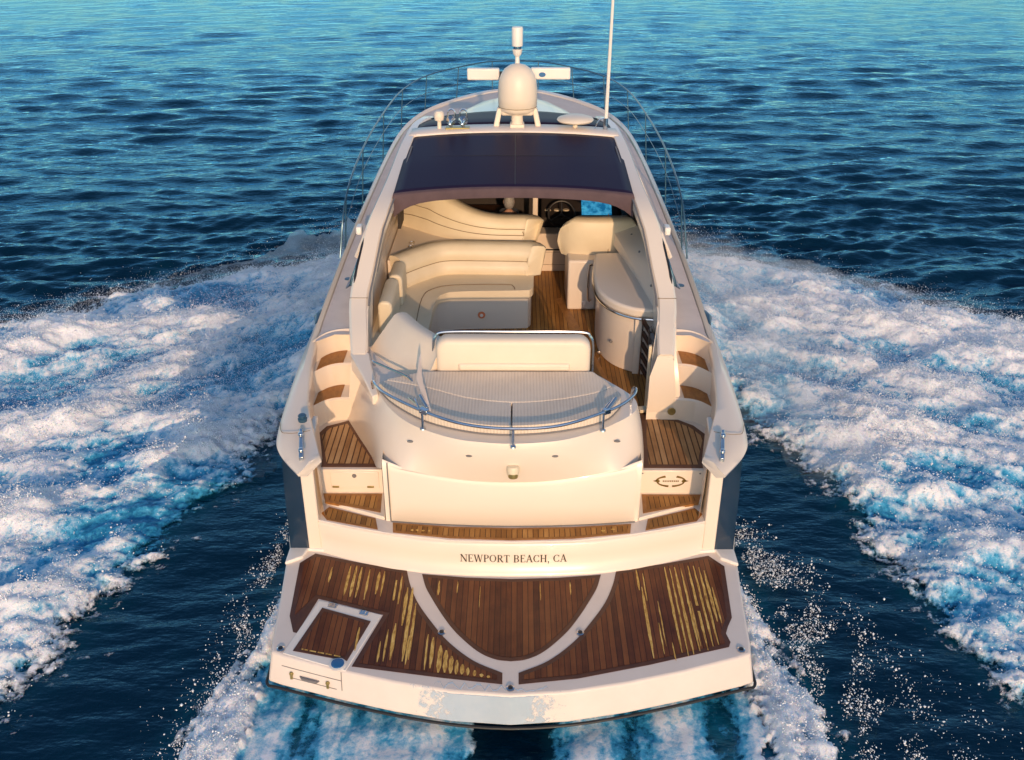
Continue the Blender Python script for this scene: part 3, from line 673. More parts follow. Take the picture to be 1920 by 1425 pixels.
# --- decks and coachroof
INB = [(3.6, 1.84), (4.2, 1.93), (5.0, 1.98), (8.0, 1.98), (9.2, 1.85), (10.2, 1.55), (11.0, 1.1), (11.6, 0.5), (11.9, 0.0)]
def side_deck(sg):
    rows = []
    for y in [3.72, 4.0, 4.6, 5.2, 5.85, 6.9, 8.0, 9.2, 10.2, 11.0, 11.6, 11.9, 12.6, 13.35, 14.35, 15.1, 15.4]:
        xo = lerp_table(INN, y)[0] - 0.004; z = lerp_table(OUT, y)[1] + 0.0
        xi = min(lerp_table(INB, y)[0] if y < 11.9 else 0, xo)
        rows.append([(xi * sg, y, z + (0.0 if xi > 1.2 else 0.05)), ((xi + xo) / 2 * sg, y, z + 0.012), (xo * sg, y, z - 0.002)])
    rows.insert(0, [(1.82 * sg, 3.60, 2.06), (2.0 * sg, 3.60, 2.06), (2.19 * sg, 3.42, 2.055)])
    return MB().loft(rows).build('side_deck', 'nonskid', Y, angle=60)
SD = {sg: side_deck(sg) for sg in (-1, 1)}
MB().lathe([(0, 0), (0.05, 0), (0.048, 0.010), (0, 0.012)], (-2.08, 5.13, 2.105), 20).build('fuel_filler', 'raildark', SD[-1])
MB().lathe([(0, 0), (0.05, 0), (0.048, 0.010), (0, 0.012)], (2.08, 4.95, 2.10), 20).build('fuel_filler', 'raildark', SD[1])
rows = []
for y, hw, z, zc in [(8.9, 1.80, 2.34, 2.95), (9.6, 1.62, 2.37, 2.78), (10.6, 1.5, 2.39, 2.66), (11.8, 1.35, 2.41, 2.60), (13.0, 1.08, 2.42, 2.545), (14.0, 0.72, 2.42, 2.48), (14.5, 0.4, 2.41, 2.43)]:
    rows.append([(hw * math.sin(a), y, z - 0.05 + (zc - z + 0.05) * max(0, math.cos(a)) ** 0.55) for a in np.linspace(-math.pi / 2, math.pi / 2, 17)])
MB().loft(rows, caps=False).build('foredeck_trunk', 'gel', Y, angle=60)
# bow rail: top tube, mid wire, stanchions
ST_B = [(6.11, 2.27, 0.72), (7.91, 2.29, 0.83), (10.1, 2.25, 0.80), (12.1, 2.15, 0.72), (13.52, 1.82, 0.68), (14.56, 1.24, 0.64), (15.4, 0.50, 0.60)]
BRL = MB()
tops = []
for sg in (-1, 1):
    T = [(2.30 * sg, 5.45, 2.15)]
    for y, x, h in ST_B:
        z = lerp_table(OUT, y)[1]; xt = x - 0.06
        if y > 15: xt = x
        BRL.tube([(x * sg, y, z), (xt * sg, y + 0.03, z + h)], 0.010, 6); T.append((xt * sg, y + 0.03, z + h))
    T[0] = (2.285 * sg, 5.75, 2.15); T[1] = (T[1][0], T[1][1], T[1][2])
    tops.append(T)
full = tops[0] + tops[1][::-1]
BRL.tube(spline(full, 6), 0.0125, 8)
mids = [(p[0] * 1.012, p[1], p[2] - 0.34) for p in full[1:-1]]
BR2 = MB().tube(spline(mids, 6), 0.006, 6)
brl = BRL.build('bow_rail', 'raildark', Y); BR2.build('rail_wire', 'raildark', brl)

# --- coaming and windscreen arch
ARC = [(3.12, 1.75, 1.57, 2.06), (3.40, 1.79, 1.59, 2.20), (3.85, 1.85, 1.64, 2.39), (4.25, 1.825, 1.60, 2.62), (4.72, 1.765, 1.555, 2.90), (5.10, 1.70, 1.49, 3.07), (5.75, 1.63, 1.44, 3.19),
       (6.80, 1.58, 1.405, 3.32), (7.30, 1.545, 1.39, 3.37), (8.0, 1.50, 1.36, 3.39), (8.6, 1.36, 1.22, 3.36), (9.2, 1.38, 1.25, 3.05), (10.0, 1.42, 1.30, 2.50)]
def arch(sg):
    P = [spline([(a[0], a[k], 0) for a in ARC], 3) for k in (1, 2, 3)]
    rows = []
    for o, i, z in zip(*P):
        y, xo, xi, zz = o.x, o.y, i.y, z.y
        th = 0.14 if y > 4.1 else max(0.05, zz - 2.0)
        rows.append([(xo * sg, y + .02, zz - th), (xo * sg, y, zz - 0.03), ((xo - 0.025) * sg, y, zz), ((xi + 0.02) * sg, y, zz), (xi * sg, y, zz - 0.025), (xi * sg, y + .02, zz - th)])
    o = MB().loft(rows, closed=True, caps=True).build('windscreen_arch', 'gel', Y, angle=40)
    # coaming below it
    cw = []
    for y in (3.12, 3.4, 3.7, 4.0, 4.55, 5.2, 6.0, 7.0, 8.0, 9.0):
        xo, xi, zz = lerp_table(ARC, min(y, 7.0))
        zt = min(zz - 0.02, 2.40); xb = lerp_table(INB, y)[0] if y > 3.6 else 1.85
        xin = 1.60 if y < 3.5 else min(1.70, 1.60 + (y - 3.5) * 0.1)
        if sg > 0 and y < 4.3: xin = min(1.73, 1.50 + (y - 3.12) * 0.5)
        cw.append([(xin * sg, y, 1.22), (xin * sg, y, zt - 0.25), ((xi if y < 4.4 else 1.72) * sg, y, zt), ((max(xo, xb - 0.05) if y > 3.6 else xo - 0.02) * sg, y, zt - 0.02), ((max(xo, xb) if y > 3.6 else xo) * sg, y, min(2.05, zt - 0.06)), (max(xo, xb) * sg, y, 1.2)])
    c = MB().loft(cw, closed=True, caps=True).build('coaming', 'liner', Y, angle=40)
    # side glazing
    g = []
    for y in np.linspace(4.15, 8.4, 18):
        xo, xi, zz = lerp_table(ARC, y)
        g.append([((xo - 0.02) * sg, y + 0.02, max(zz - 0.12, 2.36)), ((xo * .5 + 1.96 * .5) * sg, y + 0.05, max((zz - 0.12 + 2.37) / 2, 2.36)), (1.955 * sg, y + 0.08, 2.36)])
    gl = MB().loft(g).build('side_window', 'glass', Y, solid=0.012)
    for y in (5.15, 7.2):
        xo, xi, zz = lerp_table(ARC, y)
        MB().tube([((xo + .0) * sg, y, zz - 0.10), (1.97 * sg, y + 0.07, 2.37)], 0.03, 6).build('mullion', 'gel', gl)
    MB().box((1.845 * sg, 4.86, 2.86), (0.07, 0.16, 0.10)).build('window_hinge', 'white', gl, bevel=0.02)
    # stainless capping along the inner edge
    MB().tube([(lerp_table(ARC, y)[1] * sg - 0.012 * sg, y, lerp_table(ARC, y)[2] + 0.0) for y in np.linspace(3.75, 6.9, 20)], 0.011, 6).build('handrail', 'grey', o)
    s = MB()
    s.tube([((lerp_table(ARC, y)[0] - 0.02) * sg, y, lerp_table(ARC, y)[2] - 0.004) for y in np.linspace(4.05, 4.62, 8)], [0.004] + [0.016] * 6 + [0.004], 6)
    s.build('drain_slot', 'black', o)
    s = MB(); xo, xi, z_ = lerp_table(ARC, 3.86)
    s.tube([(xo * sg, 3.86, z_ + .001), (xi * sg, 3.86, z_ + .001)], 0.004, 5); s.build('joint', 'seam', o)
    return o
AR = {sg: arch(sg) for sg in (-1, 1)}
# port coaming end runs flat into the stern moulding
MB().prism([(-1.76, 3.14), (-1.55, 3.16), (-1.36, 2.40), (-1.42, 2.36), (-1.57, 2.74)], 1.85, [2.06, 2.06, 1.957, 1.957, 1.99]).build('coaming_end', 'gel', Y, bevel=0.015)
# starboard coaming end drops to the sole
MB().loft([[(1.49, 3.10, 1.20), (1.87, 3.10, 1.20)], [(1.50, 3.16, 1.62), (1.85, 3.16, 1.62)], [(1.54, 3.30, 2.0), (1.80, 3.30, 2.0)], [(1.60, 3.52, 2.245), (1.81, 3.52, 2.245)], [(1.64, 3.72, 2.29), (1.83, 3.72, 2.29)]]).build('coaming_end', 'gel', Y, angle=60)
MB().lathe([(0.026, 0), (0.046, 0), (0.042, 0.012), (0.028, 0.012)], (1.77, 3.105, 1.36), 20, axis='-Y').build('vent_ring', 'brass', Y)

# --- hard top with sliding cloth panel
def roof_z(y): return lerp_table([(5.3, 3.15), (6.3, 3.265), (7.35, 3.36), (8.0, 3.385), (8.65, 3.355)], y)[0]
rows = []
for k, t in enumerate(np.linspace(0, 1, 15)):
    row = []
    for u in np.linspace(-1, 1, 25):
        ye = 5.30 + 0.09 * (1 - u * u); y = ye + (7.38 - ye) * t
        hw = 1.475 - 0.03 * t if t < 0.9 else 1.445 - 0.10 * ((t - 0.9) / 0.1) ** 2
        row.append((u * hw, y, roof_z(y) + 0.05 * (1 - abs(u) ** 2.4)))
    rows.append(row)
RF = MB().loft(rows).build('hard_top', 'roof', Y, solid=0.05, angle=60)
va = []
for u in np.linspace(-1, 1, 29):
    ye = 5.30 + 0.09 * (1 - u * u); z = roof_z(ye) + 0.05 * (1 - abs(u) ** 2.4); d = 0.12 + 0.16 * abs(u) ** 8
    va.append([(u * 1.478, ye + 0.07, z + 0.006), (u * 1.478, ye - 0.004, z + 0.004), (u * 1.482, ye - 0.022, z - 0.02), (u * 1.482, ye - 0.016, z - d), (u * 1.475, ye + 0.02, z - d)])
MB().loft(va).build('valance', 'valance', RF, angle=60)
s = MB()
for x in (0.02,):
    s.tube([(x, y, roof_z(y) + 0.0515) for y in np.linspace(5.5, 7.3, 12)], 0.004, 5)
for y in (6.45,): s.tube([(u * 1.2, y + 0.05 * u * u, roof_z(y) + 0.051 - 0.05 * abs(u * 1.2 / 1.45) ** 2.4) for u in np.linspace(-1, 1, 17)], 0.004, 5)
s.build('panel_seam', 'black', RF)
# front crossbeam and forward roof glass
rows = []
for y, hw, dz in [(7.37, 1.47, 0.0), (7.40, 1.475, 0.022), (7.72, 1.455, 0.022), (7.75, 1.45, 0.0)]:
    rows.append([(u * hw, y - 0.05 * u * u, roof_z(y) + dz + 0.05 * (1 - abs(u) ** 2.4)) for u in np.linspace(-1, 1, 21)])
BM_ = MB().loft(rows).build('roof_beam', 'frame', Y, solid=0.05, angle=50)
rows = []
for t in np.linspace(0, 1, 8):
    y = 7.75 + 0.93 * t; hw = 1.42 - 0.06 * t - 0.16 * t ** 4
    rows.append([(u * hw, y - 0.22 * abs(u) ** 3 * t - 0.05 * u * u, roof_z(y) + 0.066 * (1 - abs(u) ** 2.4)) for u in np.linspace(-1, 1, 21)])
MB().loft(rows).build('roof_glass', 'roof', Y, solid=0.04, angle=60)
rows = []
for t in np.linspace(0, 1, 6):
    y0 = 8.66 + 1.35 * t; z0 = 3.36 - 0.86 * t; hw = 1.27 + 0.12 * t
    rows.append([(u * hw, y0 - 0.55 * abs(u) ** 3 * (0.4 + 0.6 * t), z0 + 0.06 * (1 - u * u)) for u in np.linspace(-1, 1, 17)])
MB().loft(rows).build('windscreen', 'glass', Y, solid=0.012)

# --- roof gear
g0 = 3.44
RD = MB().box((0.045, 7.62, g0 + 0.02), (0.20, 0.20, 0.05)).build('radar_mast', 'dome', Y, bevel=0.01)
mb = MB(); mb.lathe([(0, 0), (0.085, 0), (0.08, 0.16), (0.12, 0.20), (0, 0.21)], (0.045, 7.62, g0), 18); mb.build('mast_foot', 'dome', RD)
for sg in (-1, 1):
    MB().loft([[(0.045 + sg * 0.34, 7.60, g0 - 0.01), (0.045 + sg * 0.26, 7.60, g0 - 0.01), (0.045 + sg * 0.26, 7.78, g0 - 0.01), (0.045 + sg * 0.34, 7.78, g0 - 0.01)],
               [(0.045 + sg * 0.28, 7.62, g0 + 0.25), (0.045 + sg * 0.21, 7.62, g0 + 0.25), (0.045 + sg * 0.21, 7.80, g0 + 0.25), (0.045 + sg * 0.28, 7.80, g0 + 0.25)]], closed=True, caps=True).build('mast_leg', 'dome', RD, bevel=0.015)
MB().box((0.045, 7.66, g0 + 0.20), (0.46, 0.16, 0.10)).build('mast_bridge', 'dome', RD, bevel=0.03)
dm = [(0, 0.18), (0.20, 0.185), (0.245, 0.21), (0.262, 0.25), (0.262, 0.262), (0.272, 0.272), (0.277, 0.40), (0.275, 0.52), (0.262, 0.62), (0.235, 0.70), (0.185, 0.775), (0.11, 0.825), (0.04, 0.842), (0, 0.844)]
DM = MB().lathe([(r, z + g0) for r, z in dm], (0.05, 7.70, 0), 40).build('satellite_dome', 'dome', Y, angle=60)
MB().lathe([(0.268, 0.262 + g0), (0.274, 0.264 + g0), (0.274, 0.270 + g0), (0.268, 0.272 + g0)], (0.05, 7.70, 0), 40).build('dome_seam', 'seam', DM)
OA = MB().box((-0.44, 8.00, 4.09), (0.46, 0.11, 0.16)).build('radar_scanner', 'white', Y, bevel=0.02, seg=3)
MB().box((0.52, 8.00, 4.10), (0.56, 0.11, 0.16)).build('scanner_arm', 'white', OA, bevel=0.02, seg=3)
MB().box((0.04, 8.00, 4.09), (0.62, 0.07, 0.07)).build('scanner_spine', 'black', OA, bevel=0.01)
MB().tube([(0.04, 8.0, 3.42), (0.04, 8.0, 4.06)], 0.09, 14).build('scanner_pedestal', 'dome', OA)
MB().lathe([(0.0, 0), (0.045, 0), (0.040, 0.006), (0.0, 0.006)], (0.40, 7.944, 4.09), 20, axis='-Y', sx=1.1, sy=0.75).build('scanner_badge', 'blue', OA)
MT = MB().lathe([(0, 4.27), (0.035, 4.27), (0.028, 4.36), (0.06, 4.40), (0.072, 4.46), (0.045, 4.465), (0.045, 4.50), (0.075, 4.505), (0.078, 4.74), (0.07, 4.755), (0, 4.755)], (0.045, 7.80, 0), 18).build('mast_light', 'white', Y, angle=30)
MB().lathe([(0, 4.466), (0.055, 4.466), (0.058, 4.503), (0, 4.503)], (0.045, 7.80, 0), 16).build('light_collar', 'steel', MT)
# twin trumpets, small lamp, flat disc, whip
HN = MB().box((-0.80, 7.55, g0 - 0.01), (0.34, 0.12, 0.03)).build('horn', 'brass', Y, bevel=0.006)
for x in (-0.89, -0.72):
    mb = MB(); mb.lathe([(0.0, -0.02), (0.068, -0.02), (0.060, 0.0), (0.034, 0.05), (0.022, 0.12), (0.02, 0.24), (0, 0.25)], (x, 7.50, g0 + 0.10), 16, axis='-Y'); 
    for p in range(0): pass
    mb.tube([(x, 7.56, g0), (x, 7.56, g0 + 0.08)], 0.018, 8); mb.tube(spline([(x - 0.05, 7.62, g0 + 0.10), (x - 0.045, 7.62, g0 + 0.2), (x + 0.0, 7.62, g0 + 0.235), (x + 0.05, 7.62, g0 + 0.2), (x + 0.05, 7.62, g0 + 0.10)], 4), 0.012, 6)
    mb.build('trumpet', 'steel', HN)
SL = MB().lathe([(0, 3.38), (0.03, 3.38), (0.028, 3.52), (0.064, 3.535), (0.074, 3.58), (0.07, 3.63), (0.045, 3.66), (0, 3.662)], (-1.06, 7.58, 0), 18).build('roof_lamp', 'dome', Y)
DS = MB().lathe([(0, 3.50), (0.10, 3.495), (0.245, 3.515), (0.262, 3.535), (0.25, 3.555), (0.16, 3.585), (0, 3.60)], (0.87, 7.62, 0), 32).build('disc_antenna', 'dome', Y, angle=60)
MB().tube([(0.87, 7.62, 3.36), (0.87, 7.62, 3.50)], 0.035, 10).build('antenna_stalk', 'dome', DS)
WH = MB().tube([(1.30, 7.6, 3.36), (1.305, 7.6, 3.6), (1.33, 7.60, 5.6)], [0.022, 0.026, 0.017], 8).build('whip_antenna', 'white', Y)
MB().tube([(1.298, 7.6, 3.345), (1.302, 7.6, 3.56)], 0.034, 10).tube(spline([(1.30, 7.6, 3.56), (1.20, 7.6, 3.52), (1.14, 7.58, 3.38)], 5), 0.008, 6).build('antenna_base', 'steel', WH)

# --- quarter cleats and gunwale fairleads
def quarter(sg):
    mb = MB()
    mb.prism(sx_([(1.935, 1.36), (1.975, 1.36), (2.055, 1.80), (2.02, 1.80)], sg), 1.80, [1.868, 1.868, 1.915, 1.915])
    for x, y, z in ((1.972, 1.46, 1.872), (2.02, 1.70, 1.90)): mb.lathe([(0, z), (0.03, z), (0.026, z + 0.022), (0.015, z + 0.03), (0, z + 0.031)], (x * sg, y, 0), 14)
    o = mb.build('mooring_fairlead', 'steel', Y, bevel=0.005)
    if sg < 0:
        MB().lathe([(0, 2.02), (0.044, 2.02), (0.046, 2.05), (0.032, 2.06), (0.042, 2.08), (0.034, 2.09), (0, 2.092)], (-2.045, 1.93, -0.10), 20).build('capstan', 'raildark', o)
    MB().tube([(2.27 * sg, 3.95, 2.03), (2.283 * sg, 4.12, 2.035), (2.28 * sg, 4.30, 2.04)], [0.02, 0.05, 0.02], 10).build('gunwale_fairlead', 'raildark', Y)
    j = MB(); j.tube(spline([(2.29 * sg, 2.0, 1.865), (2.23 * sg, 1.80, 1.877), (2.165 * sg, 1.745, 1.893), (2.075 * sg, 1.73, 1.903), (1.955 * sg, 1.815, 1.88)], 5), 0.0035, 5)
    j.build('gelcoat_joint', 'seam', Y)
for sg in (-1, 1): quarter(sg)

# --- hailing port lettering: serif capitals built from strokes
def glyph(ch):
    """strokes as quads in a 1-unit-high cell; returns (width, quads)"""
    q = []; th, tn, sh = 0.17, 0.075, 0.055
    def bar(x0, y0, x1, y1, w):
        d = Vector((x1 - x0, y1 - y0)); n = Vector((-d.y, d.x)).normalized() * w / 2
        q.append([(x0 + n.x, y0 + n.y), (x1 + n.x, y1 + n.y), (x1 - n.x, y1 - n.y), (x0 - n.x, y0 - n.y)])
    def ser(x, y, w=0.30): bar(x - w / 2, y, x + w / 2, y, sh)
    def ring(cx, cy, rx, ry, a0, a1, w0, w1, n=14):
        for k in range(n):
            pts = []
            for kk in (k, k + 1):
                a = R(a0 + (a1 - a0) * kk / n); w = w1 + (w0 - w1) * abs(math.cos(a))
                pts.append(((cx + (rx - w / 2) * math.cos(a), cy + (ry - w / 2 * .6) * math.sin(a)), (cx + (rx + w / 2) * math.cos(a), cy + (ry + w / 2 * .6) * math.sin(a))))
            q.append([pts[0][0], pts[0][1], pts[1][1], pts[1][0]])
    lo, hi = 0.03, 0.97
    W = 0.8
    if ch == 'N': bar(.12, 0, .12, 1, tn); bar(.12, 1, .78, 0, th); bar(.78, 0, .78, 1, tn); ser(.12, lo); ser(.08, hi, .22); ser(.78, hi); W = .9
    elif ch == 'E': bar(.2, 0, .2, 1, th); bar(.1, hi, .68, hi, .06); bar(.1, lo, .7, lo, .06); bar(.2, .52, .52, .52, .06); bar(.66, hi, .66, .76, .05); bar(.69, lo, .69, .26, .05); bar(.52, .42, .52, .62, .05); W = .76
    elif ch == 'W': bar(.1, 1, .36, 0, th * .95); bar(.36, 0, .58, 1, tn); bar(.58, 1, .84, 0, th * .95); bar(.84, 0, 1.08, 1, tn); ser(.1, hi); ser(.56, hi, .26); ser(1.08, hi, .24); W = 1.18
    elif ch in 'PRB':
        bar(.2, 0, .2, 1, th); ser(.2, lo, .34); bar(.1, hi, .4, hi, .06)
        ring(.38, .73, .26, .235, 90, -90, .17, .06); bar(.2, .5, .4, .5, .06); W = .74
        if ch == 'R': bar(.38, .5, .76, 0, th); ser(.78, lo, .2); W = .84
        if ch == 'B': ring(.38, .265, .31, .235, 90, -90, .17, .06); bar(.1, lo, .4, lo, .06); W = .8
    elif ch == 'O': ring(.46, .5, .36, .46, 0, 360, .17, .07, 28); W = .92
    elif ch == 'C': ring(.46, .5, .36, .46, 42, 318, .17, .07, 24); bar(.74, .66, .74, .95, .055); bar(.74, .06, .74, .3, .05); W = .84
    elif ch == 'T': bar(.4, 0, .4, 1, th); bar(.04, hi, .76, hi, .06); ser(.4, lo, .34); bar(.06, hi, .05, .74, .05); bar(.74, hi, .75, .74, .05); W = .8
    elif ch == 'A': bar(.12, 0, .42, 1, tn); bar(.42, 1, .74, 0, th); bar(.24, .34, .62, .34, .06); ser(.1, lo, .26); ser(.74, lo, .32); W = .88
    elif ch == 'H': bar(.18, 0, .18, 1, th); bar(.72, 0, .72, 1, th); bar(.18, .5, .72, .5, .06); [ser(x, y, .32) for x in (.18, .72) for y in (lo, hi)]; W = .92
    elif ch == ',': bar(.14, .12, .14, 0, .15); bar(.17, .02, .08, -.2, .07); W = .3
    elif ch == ' ': W = .34
    return W, q
txt = 'NEWPORT BEACH, CA'; Hh = 0.083
tot = sum(glyph(c)[0] + 0.05 for c in txt)
X0, X1 = -0.50, 0.545; sxw = (X1 - X0) / (tot * Hh)
mb = MB(); cx = X0; layer = 0
for c in txt:
    if c == ' ':
        mb.build('hailing_port_lettering', 'ink', tr, recalc=False, smooth=False); mb = MB()
    W, q = glyph(c)
    for quad in q:
        layer = (layer + 1) % 7; pts = []
        for (a, b) in quad:
            x = cx + a * Hh * sxw; z = 0.700 + b * Hh
            yb = lerp_table(base, abs(x))[0]; yt = lerp_table(stepo, abs(x))[0]
            t = (z - 0.60) / 0.285; pts.append((x, yb + (yt - yb) * t - 0.008 - layer * 0.0003, z))
        mb.poly(pts)
    cx += (W + 0.05) * Hh * sxw
mb.build('hailing_port_lettering', 'ink', tr, recalc=False, smooth=False)

# --- cockpit sole and lining
sole = [(-1.62, 3.4), (-0.9, 2.6), (1.33, 2.3), (1.40, 2.8), (1.46, 3.22), (1.50, 3.12), (1.72, 3.6), (1.72, 5.0), (1.66, 8.6), (-1.66, 8.6), (-1.66, 4.0)]
mb = MB().prism(sole, 1.20, 1.248, 2); mb.sheet([(0.10, 2.9), (1.40, 2.9), (1.44, 3.3), (1.68, 3.6), (1.60, 8.4), (-1.5, 8.4), (-1.5, 3.7)], 1.2505, 0)
# broad king plank running diagonally by the bar
mb.poly([(0.98, 5.05, 1.2535), (0.70, 6.55, 1.2535), (0.60, 6.5, 1.2535), (0.86, 4.9, 1.2535), (1.00, 4.1, 1.2535), (1.22, 3.0, 1.2535), (1.34, 3.0, 1.2535), (1.14, 4.1, 1.2535)], 1)
mb.build('cockpit_sole', ['teak_c', 'teak_cm', 'teak_sm'], Y, recalc=False, smooth=False)
for sg in (-1, 1):
    MB().box((1.70 * sg, 6.55, 1.75), (0.05, 4.6, 1.1)).build('cockpit_lining', 'liner', Y)
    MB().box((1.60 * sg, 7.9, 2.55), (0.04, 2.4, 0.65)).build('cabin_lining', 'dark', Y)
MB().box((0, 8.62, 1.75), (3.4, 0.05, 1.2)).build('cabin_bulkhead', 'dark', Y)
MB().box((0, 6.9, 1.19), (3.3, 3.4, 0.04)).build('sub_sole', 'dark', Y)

# --- port lounge: base, cushions, two backs, console
SO = MB()
inn = [(0.235, 5.62), (0.20, 5.54), (0.10, 5.50), (-0.70, 5.46), (-0.93, 5.36), (-1.02, 5.10), (-1.04, 4.3), (-1.04, 3.3)]
innc = [tuple(p)[:2] for p in spline([(p[0], p[1], 0) for p in inn], 5)]
sob = innc + [(-1.62, 3.5), (-1.66, 4.0), (-1.66, 6.3), (0.25, 6.3)]
SO.prism(sob, 1.25, 1.70)
LG = SO.build('port_lounge', 'liner', Y, bevel=0.02, seg=3, bang=50)
cu = inset(sob, -0.03)
cu = [(p[0], min(p[1], 6.25)) for p in cu]
MB().prism(cu, 1.70, 1.815).build('seat_cushion', 'vinyl', LG, bevel=0.035, seg=4, bang=50)
s = MB(); s.tube([(p[0], p[1], 1.700) for p in innc], 0.007, 6)
s.tube(spline([(0.02, 5.50, 1.818), (0.0, 5.60, 1.819), (-0.1, 5.66, 1.819), (-0.75, 5.64, 1.819), (-1.04, 5.52, 1.819), (-1.17, 5.2, 1.819), (-1.17, 4.2, 1.819), (-1.15, 3.6, 1.819)], 5), 0.006, 5)
s.build('cushion_seam', 'seam', LG)
MB().lathe([(0, 0), (0.05, 0), (0.045, 0.012), (0, 0.014)], (-0.42, 5.472, 1.46), 20, axis='-Y').lathe([(0, 0.012), (0.024, 0.012), (0.02, 0.02), (0, 0.021)], (-0.42, 5.472, 1.46), 16, 1, axis='-Y').build('courtesy_light', ['amber', 'white'], LG)
def backsec(h, th, lean, bulge=0.04):
    out = []
    for k in range(9):   # front face bottom -> top, with two horizontal rolls
        t = k / 8; out.append((th * -0.5 + lean * t - bulge * abs(math.sin(t * 2 * math.pi)) + 0, h * t * 0.93))
    out += [(-th * .5 + lean + 0.03, h * 0.985), (lean, h), (th * .5 + lean - 0.03, h * 0.985), (th * .5 + lean, h * 0.92), (th * .5 + lean * .5, h * .4), (th * .5, 0)]
    return out
# lower back: long straight run facing astern, corner to port
lb = [(0.27, 6.02, 1.80), (0.20, 6.10, 1.80), (-0.4, 6.13, 1.80), (-0.93, 6.12, 1.80), (-1.22, 5.92, 1.80), (-1.50, 5.60, 1.80)]
def sec_l(t):
    h = 0.42 if t > 0.06 else 0.30 + 2 * t
    return [(-a, b) for a, b in backsec(h, 0.20, 0.07)]
sweep(lb, lambda t: [(-a, b) for a, b in sec_l(t)] if False else sec_l(t), 6).build('lounge_backrest', 'vinyl', LG, angle=50)
def sweep_line(path, sec, idx, n, off=0.003, r=0.0055):
    P = spline(path, n); out = []
    for i, p in enumerate(P):
        t = P[min(i + 1, len(P) - 1)] - P[max(i - 1, 0)]; t.z = 0; t.normalize(); nrm = Vector((-t.y, t.x, 0))
        a, b = sec(i / (len(P) - 1))[idx]; out.append(p + nrm * (a + off) + Vector((0, 0, b)))
    return MB().tube(out, r, 6)
for idx in (4,): sweep_line(lb, sec_l, idx, 6).build('backrest_seam', 'seam', LG)
# port side backs
for y0, y1, x in ((5.48, 4.98, -1.47), (4.90, 4.15, -1.50)):
    sweep([(x, y1, 1.80), (x, (y0 + y1) / 2, 1.80), (x + 0.0, y0, 1.80)], rrect(0.17, 0.42, 0.075, 4, -0.085, 0, 0.03), 4).build('side_backrest', 'vinyl', LG, angle=50, bevel=0.03, seg=3, bang=60)
# tall forward back, higher to port
ub = [(0.20, 6.50, 2.10), (0.12, 6.55, 2.10), (-0.5, 6.58, 2.10), (-0.95, 6.74, 2.10), (-1.30, 7.02, 2.10), (-1.62, 7.30, 2.10)]
def sec_u(t):
    h = 0.34 + 0.30 * min(1, max(0, (t - 0.30) / 0.40)) ** 1.3 - 0.10 * max(0, (t - 0.85) / 0.15)
    if t < 0.06: h *= 0.62 + t * 6.3
    return [(-a, b) for a, b in backsec(h, 0.24, 0.10, 0.02)]
sweep(ub, sec_u, 7).build('forward_backrest', 'vinyl', LG, angle=50)
MB().prism([(0.18, 6.24), (-0.95, 6.24), (-1.25, 6.02), (-1.56, 5.70), (-1.66, 5.72), (-1.66, 7.3), (-1.3, 7.1), (-0.95, 6.82), (-0.5, 6.66), (0.18, 6.62)], 1.25, 2.13).build('console', 'liner', LG, bevel=0.01)
for x, y in ((-1.40, 6.40), (-1.40, 6.24)): MB().lathe([(0.0, 0), (0.045, 0), (0.044, 0.008), (0.034, 0.008), (0.032, 0.003), (0, 0.003)], (x, y, 2.13), 20).build('cup_holder', 'steel', LG)
for idx in (3, 5): sweep_line(ub, sec_u, idx, 7).build('backrest_seam', 'seam', LG)
# port aft seat back: a tall moulded shell curving round to the gap beside the pad
ab = [(-1.64, 3.36, 1.90), (-1.42, 3.06, 1.90), (-1.17, 2.80, 1.90), (-0.99, 2.66, 1.90), (-0.93, 2.60, 1.90)]
def sec_shell(t):
    L_ = 0.40 - 0.14 * t; h = 0.42; return [(0, -0.6), (0, 0), (L_ * .5, h * .5), (L_ * .88, h * .86), (L_ * 1.0, h * .97), (L_ + 0.04, h), (L_ + 0.11, h * .985), (L_ + 0.16, h * .93), (L_ + 0.17, h * .8), (0.22, 0), (0.20, -0.6)]
SHL = sweep(ab, sec_shell, 6).build('aft_seat_shell', 'vinyl2', LG, angle=50)
MB().box((-0.835, 2.86, 1.64), (0.075, 0.05, 0.82)).box((-0.835, 2.83, 1.99), (0.07, 0.02, 0.10)).build('gap_panel', 'liner', LG, bevel=0.006)

# --- starboard side: helm seat, wet bar
HS = MB().prism([(0.745, 6.12), (1.14, 6.12), (1.18, 6.25), (1.66, 6.3), (1.66, 6.9), (0.74, 6.9)], 1.25, 1.98).build('helm_seat', 'liner', Y, bevel=0.03, seg=3)
MB().lathe([(0, 0), (0.034, 0), (0.030, 0.010), (0, 0.013)], (0.98, 6.118, 1.36), 16, axis='-Y').build('courtesy_light', 'white', HS)
def sec_h(t):
    h = 0.56 * (1 - max(0, (0.30 - t) / 0.30) ** 2.2 * 0.62) * (1 - max(0, (t - 0.86) / 0.14) ** 2 * 0.35)
    return [(-a, b) for a, b in backsec(h, 0.26, 0.08, 0.008)]
sweep([(1.66, 6.56, 1.93), (1.5, 6.52, 1.93), (1.22, 6.50, 1.93), (0.98, 6.50, 1.93), (0.84, 6.54, 1.93), (0.76, 6.62, 1.93)], lambda t: [(-a, b) for a, b in sec_h(1 - t)], 6).build('helm_backrest', 'vinyl', HS, angle=50)
s = MB(); s.tube(spline([(1.30, 6.355, 2.0), (1.30, 6.36, 2.25), (1.30, 6.45, 2.46), (1.30, 6.55, 2.495)], 5), 0.006, 5); s.build('seat_seam', 'seam', HS)
